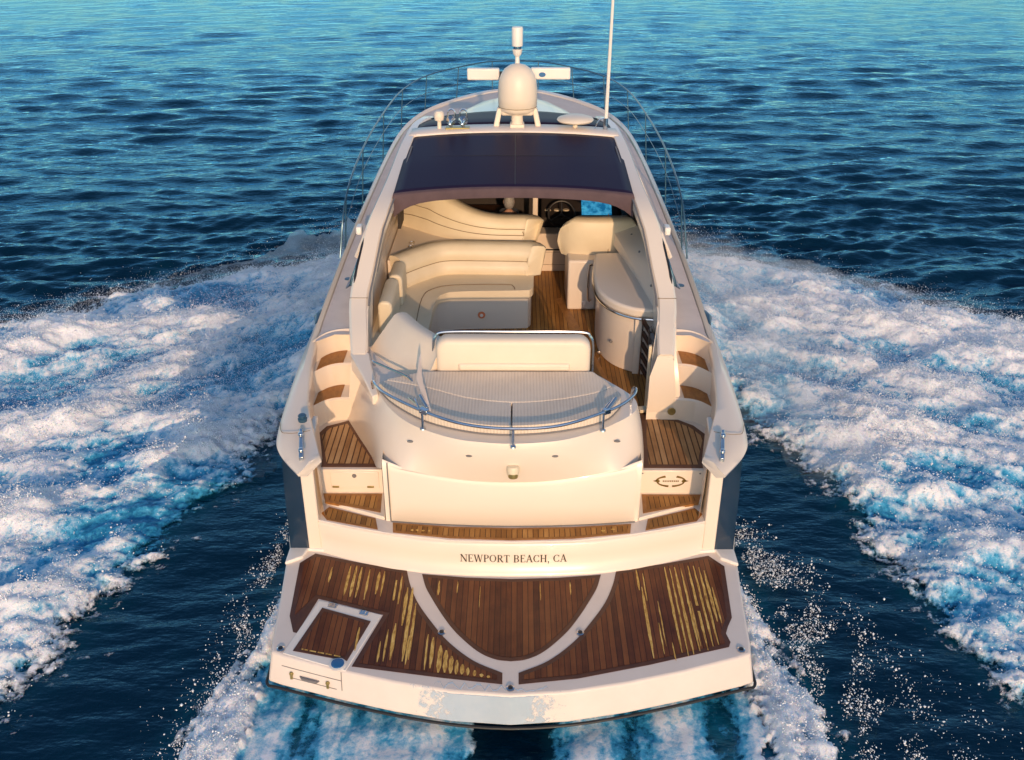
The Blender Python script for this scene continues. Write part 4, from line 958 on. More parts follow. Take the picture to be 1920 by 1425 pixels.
MB().prism([(0.72, 6.58), (1.62, 6.58), (1.62, 7.1), (0.72, 7.1)], 1.93, 2.03).build('helm_cushion', 'vinyl', HS, bevel=0.03, seg=3)
barc = [(1.10, 6.05), (1.045, 5.6), (1.025, 5.15), (1.055, 4.75), (1.19, 4.43), (1.42, 4.22), (1.68, 4.16)]
bc = [tuple(p)[:2] for p in spline([(p[0], p[1], 0) for p in barc], 5)]
WB = MB().prism(inset(bc + [(1.70, 6.1)], 0.05), 1.25, 1.99).build('wet_bar', 'gel', Y, bevel=0.01)
MB().prism(bc + [(1.70, 6.1)], 2.0, 2.12).build('bar_top', 'liner', WB, bevel=0.035, seg=4, bang=50)
s = MB(); s.tube([(p[0], p[1], 1.992) for p in bc], 0.016, 8); s.build('bar_rail', 'steel', WB)
s = MB(); s.tube([(p[0] + .045, p[1] + 0.04, 1.86) for p in bc[18:-2]], 0.004, 5); s.build('door_seam', 'seam', WB)
# raised splash panel behind the counter and a hand rail
MB().loft([[(1.37, 6.35, 2.12), (1.37, 6.35, 2.30), (1.72, 6.5, 2.42)], [(1.55, 5.2, 2.12), (1.56, 5.2, 2.20), (1.74, 5.2, 2.40)], [(1.66, 4.22, 2.10), (1.665, 4.22, 2.14), (1.74, 4.1, 2.3)]]).build('splash_panel', 'liner', WB, angle=30)
for x, y, z in ((1.66, 5.5, 2.335), (1.70, 4.55, 2.26), (1.62, 6.1, 2.35)): MB().lathe([(0, 0), (0.028, 0), (0.024, 0.016), (0, 0.02)], (x - 0.03, y, z), 14).build('socket', 'grey', WB)
MB().lathe([(0, 0), (0.022, 0), (0.018, 0.012), (0, 0.014)], (1.20, 4.452, 1.57), 14, axis='-Y').build('lock', 'grey', WB)
MB().lathe([(0, 0), (0.028, 0), (0.022, 0.016), (0, 0.02)], (1.085, 4.70, 1.30), 14, axis='-Y').build('courtesy_light', 'steel', WB)
MB().tube(spline([(1.06, 6.0, 1.45), (1.02, 5.97, 1.50), (1.02, 5.97, 1.92), (1.06, 6.0, 1.97)], 4), 0.016, 8).build('grab_handle', 'steel', WB)
MB().loft([[(1.45, 4.20, 1.26), (1.68, 4.16, 1.26)], [(1.45, 4.20, 1.98), (1.68, 4.16, 1.98)]]).build('bar_side', 'liner', WB)
# boarding gate beside the bar
GT = MB().box((1.52, 3.36, 1.66), (0.035, 0.05, 0.78)).box((1.50, 3.30, 1.275), (0.14, 0.10, 0.04), rz=0.2).build('boarding_gate', 'vinyl', Y, bevel=0.008)
MB().tube([(1.545, 3.42, 1.30), (1.56, 3.46, 2.02)], 0.014, 8).build('gate_post', 'steel', GT)

# --- inside, under the hard top: post, locker, dash, wheel, blue panel
MB().box((0.315, 7.55, 1.86), (0.075, 0.09, 1.30)).build('roof_post', 'gel', Y, bevel=0.012)
LK = MB().box((0.56, 7.72, 1.55), (0.50, 0.30, 0.60)).build('cabin_locker', 'gel', Y, bevel=0.012)
MB().box((0.60, 7.565, 1.60), (0.30, 0.012, 0.022)).build('handle', 'black', LK)
s = MB(); [s.tube([(0.42, 7.566, z), (0.78, 7.566, z)], 0.003, 4) for z in (1.36, 1.56)]; s.tube([(0.42, 7.566, 1.36), (0.42, 7.566, 1.56)], 0.003, 4); s.build('drawer_seam', 'seam', LK)
DB = MB().prism([(0.42, 8.0), (1.62, 8.0), (1.62, 8.58), (0.42, 8.58)], 1.25, [1.95, 1.95, 2.30, 2.30]).build('helm_console', 'dark', Y, bevel=0.02)
MB().prism([(1.04, 8.045), (1.50, 8.045), (1.50, 8.30), (1.04, 8.30)], [1.985, 1.985, 2.145, 2.145], [2.0, 2.0, 2.16, 2.16]).build('blue_dash_panel', 'blue_panel', DB)
for x in (0.52, 0.66, 0.80): MB().lathe([(0, 0), (0.05, 0), (0.045, 0.014), (0, 0.014)], (x, 8.12, 2.035), 16).build('instrument', 'vinyl', DB)
w = MB()
wc = Vector((0.72, 7.86, 2.06)); ax = Matrix.Rotation(R(58), 3, 'X')
ring = [wc + ax @ Vector((0.20 * math.cos(a), 0.20 * math.sin(a), 0)) for a in np.linspace(0, 2 * math.pi, 33)]
w.tube(ring, 0.016, 8, caps=False)
for a in (R(90), R(210), R(330)): w.tube([wc, wc + ax @ Vector((0.2 * math.cos(a), 0.2 * math.sin(a), 0))], 0.012, 6)
w.tube([wc, wc + Vector((0, 0.16, -0.08))], 0.03, 8)
w.build('steering_wheel', 'black', DB)
MB().box((-0.55, 8.0, 2.05), (1.1, 0.5, 0.06)).build('port_dash', 'wood', Y, bevel=0.01)
MB().box((-0.62, 7.52, 2.50), (0.42, 0.10, 0.05)).build('sun_visor', 'frame', Y, bevel=0.01)
CS = MB().prism([(-0.6, 7.0), (0.12, 7.0), (0.12, 7.55), (-0.6, 7.55)], 1.25, 1.72).build('companion_seat', 'liner', Y, bevel=0.02)
MB().prism([(-0.58, 7.0), (0.10, 7.0), (0.10, 7.52), (-0.58, 7.52)], 1.722, 1.82).build('seat_cushion', 'vinyl', CS, bevel=0.03, seg=3)

# ------------------------------------------------------------------ the passenger on the companion seat
PX, PYY = -0.07, 7.34
PZ = -0.03
def skin_mesh(name, pts, edges, radii, mat, parent=None, sub=2, root=0):
    me = bpy.data.meshes.new(name); me.from_pydata(pts, edges, []); me.materials.append(M[mat])
    o = bpy.data.objects.new(name, me); COL.objects.link(o)
    if parent: o.parent = parent
    md = o.modifiers.new('skin', 'SKIN'); md.use_smooth_shade = True
    if not me.skin_vertices: me.attributes.new('skin', 'FLOAT', 'POINT')
    return o, md
person = None
try:
    bm = bmesh.new(); lay = bm.verts.layers.skin.verify()
    pts, rad, eds = [], [], []
    def jp(p, r, link=None):
        pts.append(p); rad.append(r)
        if link is not None: eds.append((link, len(pts) - 1))
        return len(pts) - 1
    pel = jp((0, 0, 1.88), 0.135); ch0 = jp((0, 0.0, 2.02), 0.125, pel); ch = jp((0, 0.03, 2.14), 0.14, ch0); up_ = jp((0, 0.03, 2.225), 0.10, ch); nk = jp((0, 0.045, 2.29), 0.055, up_); hd0 = jp((0, 0.055, 2.33), 0.06, nk)
    for sg in (-1, 1):
        sh = jp((0.155 * sg, 0.02, 2.20), 0.06, up_); el = jp((0.215 * sg, 0.08, 1.98), 0.045, sh); wr = jp((0.13 * sg, 0.27, 1.93), 0.03, el); pm = jp((0.115 * sg, 0.33, 1.925), 0.028, wr)
        for k, (dx, L_) in enumerate(((-0.024, 0.065), (-0.008, 0.078), (0.008, 0.074), (0.024, 0.058))):
            a = jp((0.115 * sg + dx, 0.365, 1.925), 0.0095, pm); b = jp((0.115 * sg + dx, 0.365 + L_ * .6, 1.915), 0.0085, a); jp((0.115 * sg + dx, 0.365 + L_, 1.895), 0.0075, b)
        t = jp((0.115 * sg - 0.035 * sg, 0.335, 1.93), 0.011, pm); jp((0.06 * sg, 0.375, 1.925), 0.009, t)
        hp = jp((0.10 * sg, 0.02, 1.88), 0.09, pel); kn = jp((0.125 * sg, 0.42, 1.86), 0.062, hp); an = jp((0.125 * sg, 0.44, 1.40), 0.04, kn); hl = jp((0.125 * sg, 0.43, 1.30), 0.04, an); jp((0.13 * sg, 0.60, 1.285), 0.03, hl)
    vs = [bm.verts.new((p[0] + PX, p[1] + PYY, p[2] + PZ)) for p in pts]
    for v, r in zip(vs, rad): v[lay].radius = (r, r)
    vs[0][lay].use_root = True
    for a, b in eds: bm.edges.new((vs[a], vs[b]))
    me = bpy.data.meshes.new('person'); bm.to_mesh(me); bm.free(); me.materials.append(M['skin'])
    person = bpy.data.objects.new('person', me); COL.objects.link(person)
    person.modifiers.new('skin', 'SKIN').use_smooth_shade = True
    sd = person.modifiers.new('sub', 'SUBSURF'); sd.levels = sd.render_levels = 1
    person['label'] = 'person with short grey hair sitting behind the tall cream lounge back under the hard top'; person['category'] = 'person'
    # head: one surface with brow, nose, chin, ears; hair as its own cap
    hc = Vector((PX, PYY + 0.075, 2.425 + PZ)); rows = []
    for i in range(19):
        ph = math.pi * i / 18; row = []
        for k in range(28):
            th = 2 * math.pi * k / 28; x = 0.078 * math.sin(ph) * math.cos(th); y = 0.098 * math.sin(ph) * math.sin(th); z = 0.118 * math.cos(ph)
            if z < -0.02: x *= 1 + z * 2.2; y = y * (1 + z * 1.2) + (-z) * 0.12
            fr = math.exp(-(((x) / 0.018) ** 2)) if y > 0.04 else 0
            y += fr * 0.026 * math.exp(-((z + 0.012) / 0.022) ** 2) - (0.010 * math.exp(-((abs(x) - 0.032) / 0.014) ** 2 - ((z - 0.015) / 0.012) ** 2) if y > 0.04 else 0) + (0.006 * math.exp(-(x / 0.026) ** 2 - ((z + 0.05) / 0.01) ** 2) if y > 0.03 else 0)
            row.append((hc.x + x, hc.y + y, hc.z + z))
        rows.append(row)
    hd = MB().loft(rows, closed=True, caps=True)
    for sg in (-1, 1): hd.lathe([(0, -0.008), (0.018, -0.008), (0.022, 0.0), (0.012, 0.006), (0, 0.004)], (hc.x + 0.078 * sg, hc.y - 0.005, hc.z - 0.002), 12, axis='X', sx=1.0, sy=1.5)
    hd.build('head', 'skin', person, sub=1)
    hr = []
    for i in range(12):
        ph = math.pi * (0.0 + 0.74 * i / 11); row = []
        for k in range(28):
            th = 2 * math.pi * k / 28; fy = math.sin(th); lim = 1.0 if fy < 0.1 else max(0.45, 1 - 0.6 * fy); p2 = ph * lim
            row.append((hc.x + 0.082 * math.sin(p2) * math.cos(th), hc.y + 0.102 * math.sin(p2) * fy - 0.002, hc.z + 0.123 * math.cos(p2)))
        hr.append(row)
    MB().loft(hr, closed=True, caps=False).build('hair', 'hair', person)
    # shirt and shorts follow the body
    def shell(name, idx, ed, grow, mat):
        bm = bmesh.new(); lay = bm.verts.layers.skin.verify(); mp = {}
        for i in idx:
            p = pts[i]; v = bm.verts.new((p[0] + PX, p[1] + PYY, p[2] + PZ)); v[lay].radius = (rad[i] + grow,) * 2; mp[i] = v
        mp[idx[0]][lay].use_root = True
        for a, b in ed:
            if a in mp and b in mp: bm.edges.new((mp[a], mp[b]))
        me = bpy.data.meshes.new(name); bm.to_mesh(me); bm.free(); me.materials.append(M[mat])
        o = bpy.data.objects.new(name, me); COL.objects.link(o); o.parent = person
        o.modifiers.new('skin', 'SKIN').use_smooth_shade = True; q = o.modifiers.new('sub', 'SUBSURF'); q.levels = q.render_levels = 1
    arm = [i for i, p in enumerate(pts) if abs(abs(p[0]) - 0.155) < 1e-6 or abs(abs(p[0]) - 0.215) < 1e-6]
    shell('shirt', [ch, ch0, up_] + arm, eds, 0.022, 'shirt')
    leg = [i for i, p in enumerate(pts) if (abs(abs(p[0]) - 0.10) < 1e-6) or (abs(abs(p[0]) - 0.125) < 1e-6 and abs(p[2] - 1.86) < 1e-6)]
    shell('shorts', [pel] + leg, eds, 0.014, 'shorts')
except Exception as e:
    print('person failed', e)

# ------------------------------------------------------------------ folding boarding ladder stowed by the gate
LD = thing('folding_ladder', 'folded chrome boarding ladder with dark treads strapped upright beside the round wet bar', 'ladder', (1.60, 3.84, 1.25)); LD.rotation_euler.z = R(27); LD.scale = (1.0, 0.62, 1.0)
def ladd(mb, y0, x0, tilt, mi=0):
    a = [(x0, y0, 0.03), (x0 + 0.02, y0 + tilt, 0.80)]; return a
mb = MB()
for k, (dy, dx) in enumerate(((-0.40, -0.06), (-0.06, -0.055), (0.02, 0.0), (0.36, 0.01))):
    mb.tube([(dx, dy, 0.02), (dx + 0.01, dy, 0.12), (dx + 0.025, dy + 0.02, 0.72), (dx + 0.02, dy + 0.05, 0.80)], 0.014, 8)
mb.build('side_rail', 'steel', LD)
for k in range(5):
    z = 0.10 + k * 0.145
    MB().box((-0.045, -0.23, z), (0.035, 0.32, 0.055), rx=0.35).build('tread', 'grey', LD, bevel=0.006)
    MB().box((0.02, 0.19, z + 0.05), (0.035, 0.32, 0.055), rx=0.35).build('tread', 'wood', LD, bevel=0.006)
MB().box((-0.085, -0.36, 0.16), (0.03, 0.10, 0.24)).build('strap', 'red', LD, bevel=0.006)
MB().loft([[(-0.085, -0.36, 0.02), (-0.085, -0.36, 0.76)], [(-0.08, -0.10, 0.02), (-0.08, -0.10, 0.70)]]).build('brace', 'grey', LD) if False else None
mb = MB()
for s_ in range(3): mb.tube([(-0.05, -0.38 + s_ * 0.13, 0.05), (0.01, -0.20 + s_ * 0.16, 0.74)], 0.009, 6)
mb.build('brace', 'steel', LD)

# ------------------------------------------------------------------ water, wake foam, spray
rng = np.random.default_rng(11)
def vnoise(x, y, seed):
    """gradient noise, roughly -1..1"""
    xi, yi = np.floor(x).astype(np.int64), np.floor(y).astype(np.int64); xf, yf = x - xi, y - yi
    u, v = xf ** 3 * (xf * (xf * 6 - 15) + 10), yf ** 3 * (yf * (yf * 6 - 15) + 10)
    def g(ix, iy, dx, dy):
        h = (ix * 374761393 + iy * 668265263 + seed * 1274126177) & 0xFFFFFFFF
        h = ((h ^ (h >> 13)) * 1274126177) & 0xFFFFFFFF; h = h ^ (h >> 16)
        a = (h & 1023) * (2 * np.pi / 1024); return np.cos(a) * dx + np.sin(a) * dy
    n00, n10, n01, n11 = g(xi, yi, xf, yf), g(xi + 1, yi, xf - 1, yf), g(xi, yi + 1, xf, yf - 1), g(xi + 1, yi + 1, xf - 1, yf - 1)
    return 1.5 * ((n00 * (1 - u) + n10 * u) * (1 - v) + (n01 * (1 - u) + n11 * u) * v)
def fbm(x, y, seed, octv=4, gain=0.5, ridged=False):
    s = np.zeros_like(x); a = 1.0; t = 0.0; f = 1.0
    for o in range(octv):
        n = vnoise(x * f + 17.3 * o, y * f - 9.1 * o, seed + o); n = 1 - 2 * np.abs(n) if ridged else n
        s += a * n; t += a; a *= gain; f *= 2.03
    return s / t
def sdist(x, y, poly):
    """signed distance, positive inside"""
    d = np.full(x.shape, 1e9); ins = np.zeros(x.shape, bool); n = len(poly)
    for i in range(n):
        ax, ay = poly[i]; bx, by = poly[(i + 1) % n]; ex, ey = bx - ax, by - ay
        t = np.clip(((x - ax) * ex + (y - ay) * ey) / (ex * ex + ey * ey), 0, 1)
        d = np.minimum(d, (x - ax - t * ex) ** 2 + (y - ay - t * ey) ** 2)
        c = ((ay > y) != (by > y)) & (x < (bx - ax) * (y - ay) / (by - ay + 1e-12) + ax); ins ^= c
    d = np.sqrt(d); return np.where(ins, d, -d)
def sm(a, b, x): t = np.clip((x - a) / (b - a), 0, 1); return t * t * (3 - 2 * t)

WK_L = [(-2.1, 7.0), (-2.1, 11.4), (-3.1, 11.2), (-4.0, 10.8), (-5.2, 10.3), (-6.4, 9.7), (-7.4, 8.8), (-8.6, 7.8), (-10.7, 5.8), (-12.7, 3.3), (-12.7, -4), (-6.5, -4), (-5.2, -1.2), (-4.62, 0.1), (-4.34, 0.7), (-4.15, 1.45), (-3.9, 2.3), (-3.68, 3.2), (-3.45, 3.9), (-3.1, 4.9), (-2.75, 6.0)]
WK_R = [(2.1, 7.2), (2.1, 11.4), (3.2, 11.3), (4.4, 11.0), (5.5, 10.6), (6.6, 9.9), (7.5, 9.0), (8.6, 8.0), (10.7, 6.0), (12.7, 3.6), (12.7, -4), (6.5, -4), (5.2, -1.0), (4.68, 0.2), (4.35, 0.95), (4.13, 1.5), (4.05, 2.75), (3.85, 3.7), (3.5, 4.6), (3.15, 5.4), (2.8, 6.3)]
WS_L = [(-2.15, 2.3), (-2.42, 2.0), (-2.58, 1.2), (-2.72, 0.3), (-2.88, -0.6), (-3.4, -3), (-2.2, -3), (-2.05, -0.4), (-2.0, 0.4)]
WS_R = [(2.15, 2.4), (2.42, 2.1), (2.57, 1.3), (2.72, 0.5), (2.86, -0.5), (3.4, -3), (2.2, -3), (2.05, -0.4), (2.0, 0.4)]
def foam_fields(x, y):
    wx = x + 0.28 * fbm(x * 0.9, y * 0.9, 3, 3); wy = y + 0.28 * fbm(x * 0.9 + 40, y * 0.9, 5, 3)
    wing = np.maximum(sdist(wx, wy, WK_L), sdist(wx, wy, WK_R)); wash = np.maximum(sdist(wx, wy, WS_L), sdist(wx, wy, WS_R))
    return wing, wash
# wind sea: a few dozen wave trains spread about the boat's heading
NW = 84
lam = np.exp(rng.uniform(np.log(0.22), np.log(2.4), NW)); ang = rng.normal(0.08, 0.33, NW) + np.pi / 2; ph = rng.uniform(0, 2 * np.pi, NW)
kk = 2 * np.pi / lam; amp = 0.0096 * lam ** 0.80 * np.where(lam > 1.5, 0.55, 1.0) * rng.uniform(0.6, 1.2, NW)
def sea(x, y, cell=None):
    z = np.zeros_like(x)
    wx = x + 0.35 * vnoise(x * 0.22, y * 0.22, 71); wy = y + 0.35 * vnoise(x * 0.22, y * 0.22, 73)
    for i in range(NW):
        a = amp[i]
        if cell is not None: a = a * np.clip(lam[i] / (2.4 * cell) - 0.8, 0, 1)
        p = kk[i] * (np.cos(ang[i]) * wx + np.sin(ang[i]) * wy) + ph[i]; s = np.sin(p)
        z += a * (s + 0.12 * np.cos(2 * p))
    return z * (0.42 + 0.30 * (1 + vnoise(x * 0.055, y * 0.13, 91)))
def calm(x, y):   # smooth dark water in the lee of the hull and between the wake arms
    d = np.abs(x) - np.interp(y, [-4, 0.2, 1.5, 3.2, 5, 7.5, 11], [6.5, 4.7, 4.2, 3.75, 3.3, 2.7, 2.3])
    return np.where((y < 9) & (y > -6), np.clip(sm(-0.6, 0.5, d), 0.28, 1), 1)

def mesh_np(name, co, faces, mat, attrs=None, smooth=True):
    me = bpy.data.meshes.new(name); n = faces.shape[1]
    me.vertices.add(len(co)); me.vertices.foreach_set('co', co.astype(np.float32).ravel())
    me.loops.add(faces.size); me.loops.foreach_set('vertex_index', faces.astype(np.int32).ravel())
    me.polygons.add(len(faces)); me.polygons.foreach_set('loop_start', np.arange(0, faces.size, n, dtype=np.int32))
    me.polygons.foreach_set('use_smooth', np.full(len(faces), smooth))
    for k, v in (attrs or {}).items(): me.attributes.new(k, 'FLOAT', 'POINT').data.foreach_set('value', v.astype(np.float32).ravel())
    me.materials.append(mat); me.update(calc_edges=True); me.validate()
    o = bpy.data.objects.new(name, me); COL.objects.link(o); return o

def water_mat():
    m, nt, b = newmat('sea_water')
    at = nd(nt, 'ShaderNodeAttribute', attribute_name='aer')
    c = ramp(nt, at.outputs['Fac'], [(0.0, (0.0001, 0.009, 0.024)), (0.35, (0.0008, 0.040, 0.070)), (1.0, (0.008, 0.19, 0.34))])
    nt.links.new(c, b.inputs['Base Color'])
    b.inputs['Roughness'].default_value = 0.6; b.inputs['Specular IOR Level'].default_value = 0.0
    gl = nd(nt, 'ShaderNodeBsdfGlossy'); gl.inputs['Color'].default_value = (0.36, 0.80, 1.0, 1); gl.inputs['Roughness'].default_value = 0.06
    fr = nd(nt, 'ShaderNodeFresnel', IOR=1.50); mx = nt.nodes.new('ShaderNodeMixShader')
    nt.links.new(fr.outputs[0], mx.inputs[0]); nt.links.new(b.outputs[0], mx.inputs[1]); nt.links.new(gl.outputs[0], mx.inputs[2])
    nt.links.new(mx.outputs[0], nt.nodes['Material Output'].inputs['Surface'])
    v = coords(nt, (1.0, 2.0, 1))
    n1a = noise(nt, v, 5.0, 4, 0.6); n1b = noise(nt, coords(nt, (0.55, 1.5, 1)), 1.5, 4, 0.65)
    n1_ = nd(nt, 'ShaderNodeMath', operation='MULTIPLY_ADD'); n1_.inputs[1].default_value = 2.6; nt.links.new(n1b, n1_.inputs[0]); nt.links.new(n1a, n1_.inputs[2]); n1 = n1_.outputs[0]
    geo = nt.nodes.new('ShaderNodeNewGeometry')
    bn = nd(nt, 'ShaderNodeBump', Strength=0.32, Distance=0.06); nt.links.new(n1, bn.inputs['Height'])
    for x in (b, gl, fr): nt.links.new(bn.outputs[0], x.inputs['Normal'])
    return m
W_MAT = water_mat()
# one sheet to the horizon, finer towards the yacht
fa = np.concatenate([np.linspace(-np.pi, R(-40), 60, endpoint=False), np.linspace(R(-40), R(40), 760), np.linspace(R(40), np.pi, 60)[1:]])
dep = np.concatenate([[R(85), R(70)], np.linspace(R(56), R(2.2), 900), np.geomspace(R(2.1), R(0.03), 30)])
rad_ = 6.7 / np.tan(dep); A_, R_ = np.meshgrid(fa, rad_)
wx_, wy_ = R_ * np.sin(A_), -6.15 + R_ * np.cos(A_)
cell = np.maximum(np.gradient(rad_)[:, None] * np.ones_like(A_), R_ * R(80) / 760)
wz_ = sea(wx_, wy_, cell) * calm(wx_, wy_)
wing_, wash_ = np.full(wx_.shape, -9.0), np.full(wx_.shape, -9.0)
near = (np.abs(wx_) < 14) & (wy_ < 13) & (wy_ > -5)
wing_[near], wash_[near] = foam_fields(wx_[near], wy_[near])
aer = sm(-0.5, 0.7, wing_) * 0.75 + sm(-0.35, 0.3, wash_) * 0.6
aer = np.clip(aer * (0.75 + 0.5 * fbm(wx_ * 0.8, wy_ * 0.8, 21, 3)) + 0.20 * near * sm(0.15, 0.5, fbm(wx_ * 0.5, wy_ * 0.35, 33, 4)) * sm(-2.2, -0.3, wing_), 0, 1)
stern = near & (np.abs(wx_) < 2.3) & (wy_ < 0.6)
aer = np.where(stern, np.clip(0.45 + 0.9 * fbm(wx_ * 1.6, wy_ * 0.5, 51, 3), 0, 1) * sm(0.22, 0.5, np.abs(wx_)), aer)
nr, na = wx_.shape
ids = np.arange(nr * na).reshape(nr, na)
fq = np.stack([ids[:-1, :-1], ids[:-1, 1:], ids[1:, 1:], ids[1:, :-1]], -1).reshape(-1, 4)
sea_o = mesh_np('water', np.stack([wx_, wy_, wz_], -1).reshape(-1, 3), fq, W_MAT, {'aer': aer.reshape(-1)})
sea_o['kind'] = 'structure'

def foam_mat():
    m, nt, b = newmat('sea_foam')
    at = nd(nt, 'ShaderNodeAttribute', attribute_name='white'); ac = nd(nt, 'ShaderNodeAttribute', attribute_name='cov')
    v = coords(nt)
    n = noise(nt, v, 22, 6, 0.8); n2 = noise(nt, v, 9, 4, 0.7)
    a = nd(nt, 'ShaderNodeMath', operation='MULTIPLY_ADD'); a.inputs[1].default_value = 0.95; nt.links.new(n, a.inputs[0]); nt.links.new(at.outputs['Fac'], a.inputs[2])
    c = ramp(nt, a.outputs[0], [(0.52, (0.006, 0.19, 0.38)), (0.80, (0.055, 0.41, 0.65)), (0.98, (0.42, 0.66, 0.80)), (1.0, (0.88, 0.90, 0.92))])
    c.node.color_ramp.elements[0].position = 0.44; c.node.color_ramp.elements[1].position = 0.66; c.node.color_ramp.elements[2].position = 0.84
    nt.links.new(c, b.inputs['Base Color']); b.inputs['Roughness'].default_value = 0.5
    b.inputs['Subsurface Weight'].default_value = 0.35; b.inputs['Subsurface Radius'].default_value = (0.05, 0.08, 0.12); b.inputs['Subsurface Scale'].default_value = 1.0
    k = nd(nt, 'ShaderNodeMath', operation='MULTIPLY_ADD'); k.inputs[1].default_value = 0.9; nt.links.new(n2, k.inputs[0]); nt.links.new(ac.outputs['Fac'], k.inputs[2])
    k2 = nd(nt, 'ShaderNodeMath', operation='MULTIPLY_ADD'); k2.inputs[1].default_value = 0.5; nt.links.new(n, k2.inputs[0]); nt.links.new(k.outputs[0], k2.inputs[2])
    nt.links.new(ramp(nt, k2.outputs[0], [(0.74, (0, 0, 0)), (1.0, (1, 1, 1))]), b.inputs['Alpha'])
    bump(nt, b, n, 0.5, 0.03)
    return m
F_MAT = foam_mat()
def foam_patch(x0, x1, y0, y1, step):
    xs, ys = np.arange(x0, x1, step), np.arange(y0, y1, step); X, Yg = np.meshgrid(xs, ys)
    wing, wash = foam_fields(X, Yg)
    # coordinates along and across the way the water is thrown: outwards and astern
    sgn = np.sign(X); U = 0.80 * np.abs(X) - 0.60 * Yg; Vv = 0.60 * np.abs(X) + 0.80 * Yg; off = np.where(sgn > 0, 0, 57.0)
    big = fbm(U * 0.42 + off, Vv * 0.75, 101, 3); lump = fbm(U * 1.3 + off, Vv * 2.1, 121, 4, 0.55); fine = fbm(X * 7.5, Yg * 7.5, 141, 3, 0.6)
    rid = fbm(U * 1.5 + off, Vv * 3.6, 161, 5, 0.58, True); tiny = fbm(X * 17, Yg * 17, 181, 2, 0.6)
    D = sm(-0.55, 1.0, wing)
    cover = D * 1.35 + 0.42 * lump + 0.30 * fine + 0.20 * tiny + 0.25 * rid - 0.42
    ws = np.abs(X) * 3.0 + Yg * 0.45
    rid2 = fbm(ws * 1.1 + off, Yg * 1.0, 261, 5, 0.6, True)
    D2 = sm(-0.12, 0.30, wash)
    cover2 = D2 * 1.0 + 0.75 * rid2 + 0.45 * fine + 0.30 * tiny - 0.78
    stern_ = (np.abs(X) + 0.5 * fbm(X * 1.3, Yg * 1.3, 231, 3) < 2.28) & (Yg < 0.6)
    veil = fbm(X * 2.4, Yg * 0.45, 201, 5, 0.62)
    cov3 = np.where(stern_, 0.42 + 1.1 * veil + 0.25 * fine - 1.3 * sm(0.42, 0.16, np.abs(X)), -1)
    cover = np.where(wing > -0.45, cover, -1); cover2 = np.where(wash > -0.12, cover2, -1)
    cov = np.maximum(np.maximum(cover, cover2), cov3)
    hl = np.clip(0.4 + 1.0 * big + 0.6 * lump, 0, 1.7)
    h = np.where(cover >= cover2, D * (0.06 + 0.27 * hl) + 0.040 * D * rid + 0.028 * fine + 0.014 * tiny, 0.03 + 0.10 * D2 * np.clip(0.5 + rid2, 0, 1.4) + 0.022 * fine + 0.010 * tiny)
    h = np.where(stern_, 0.03 + 0.05 * veil, h)
    hullrise = 0.34 * np.exp(-((np.abs(X) - 2.5) / 0.9) ** 2) * sm(5.2, 7.0, Yg) * sm(11.8, 9.8, Yg)
    Zf = sea(X, Yg) * calm(X, Yg) + 0.012 + np.clip(h, 0.004, None) * sm(-0.1, 0.6, cov) + hullrise * sm(0.0, 0.6, cov)
    wh = 0.15 + 0.12 * sm(0.05, 0.9, cov) + 0.95 * big + 0.30 * lump + 0.42 * rid + 0.32 * fine + 0.26 * tiny
    wh = np.where(cover2 > cover, 0.30 + 0.8 * rid2 + 0.40 * fine + 0.25 * tiny, wh)
    wh = np.where(stern_, 0.20 + 0.95 * veil + 0.30 * fine + 0.15 * tiny, wh)
    keep = cov > -0.25
    inside = (np.abs(X) < np.interp(Yg, [-9, 1.4, 1.45, 8, 10.1, 12.5], [0, 0, 2.2, 2.2, 1.9, 1.3]))
    keep &= ~inside
    kq = keep[:-1, :-1] & keep[1:, :-1] & keep[:-1, 1:] & keep[1:, 1:]
    n0, n1 = X.shape; ids = np.arange(n0 * n1).reshape(n0, n1)
    q = np.stack([ids[:-1, :-1], ids[:-1, 1:], ids[1:, 1:], ids[1:, :-1]], -1)[kq]
    jx, jy = 0.35 * step * rng.uniform(-1, 1, X.shape), 0.35 * step * rng.uniform(-1, 1, X.shape)
    co = np.stack([X + jx, Yg + jy, Zf], -1).reshape(-1, 3); used = np.unique(q); mp = np.full(n0 * n1, -1); mp[used] = np.arange(len(used))
    return co[used], mp[q], np.clip(wh, 0, 1).reshape(-1)[used], cov.reshape(-1)[used]
co, q, wh, cv = foam_patch(-11.6, 11.6, -2.0, 12.2, 0.03)
fo = mesh_np('wake_foam', co, q, F_MAT, {'white': wh, 'cov': cv}); fo['kind'] = 'stuff'; fo['label'] = 'churned white and blue foam of the wake spreading from both sides of the hull'; fo['category'] = 'foam'

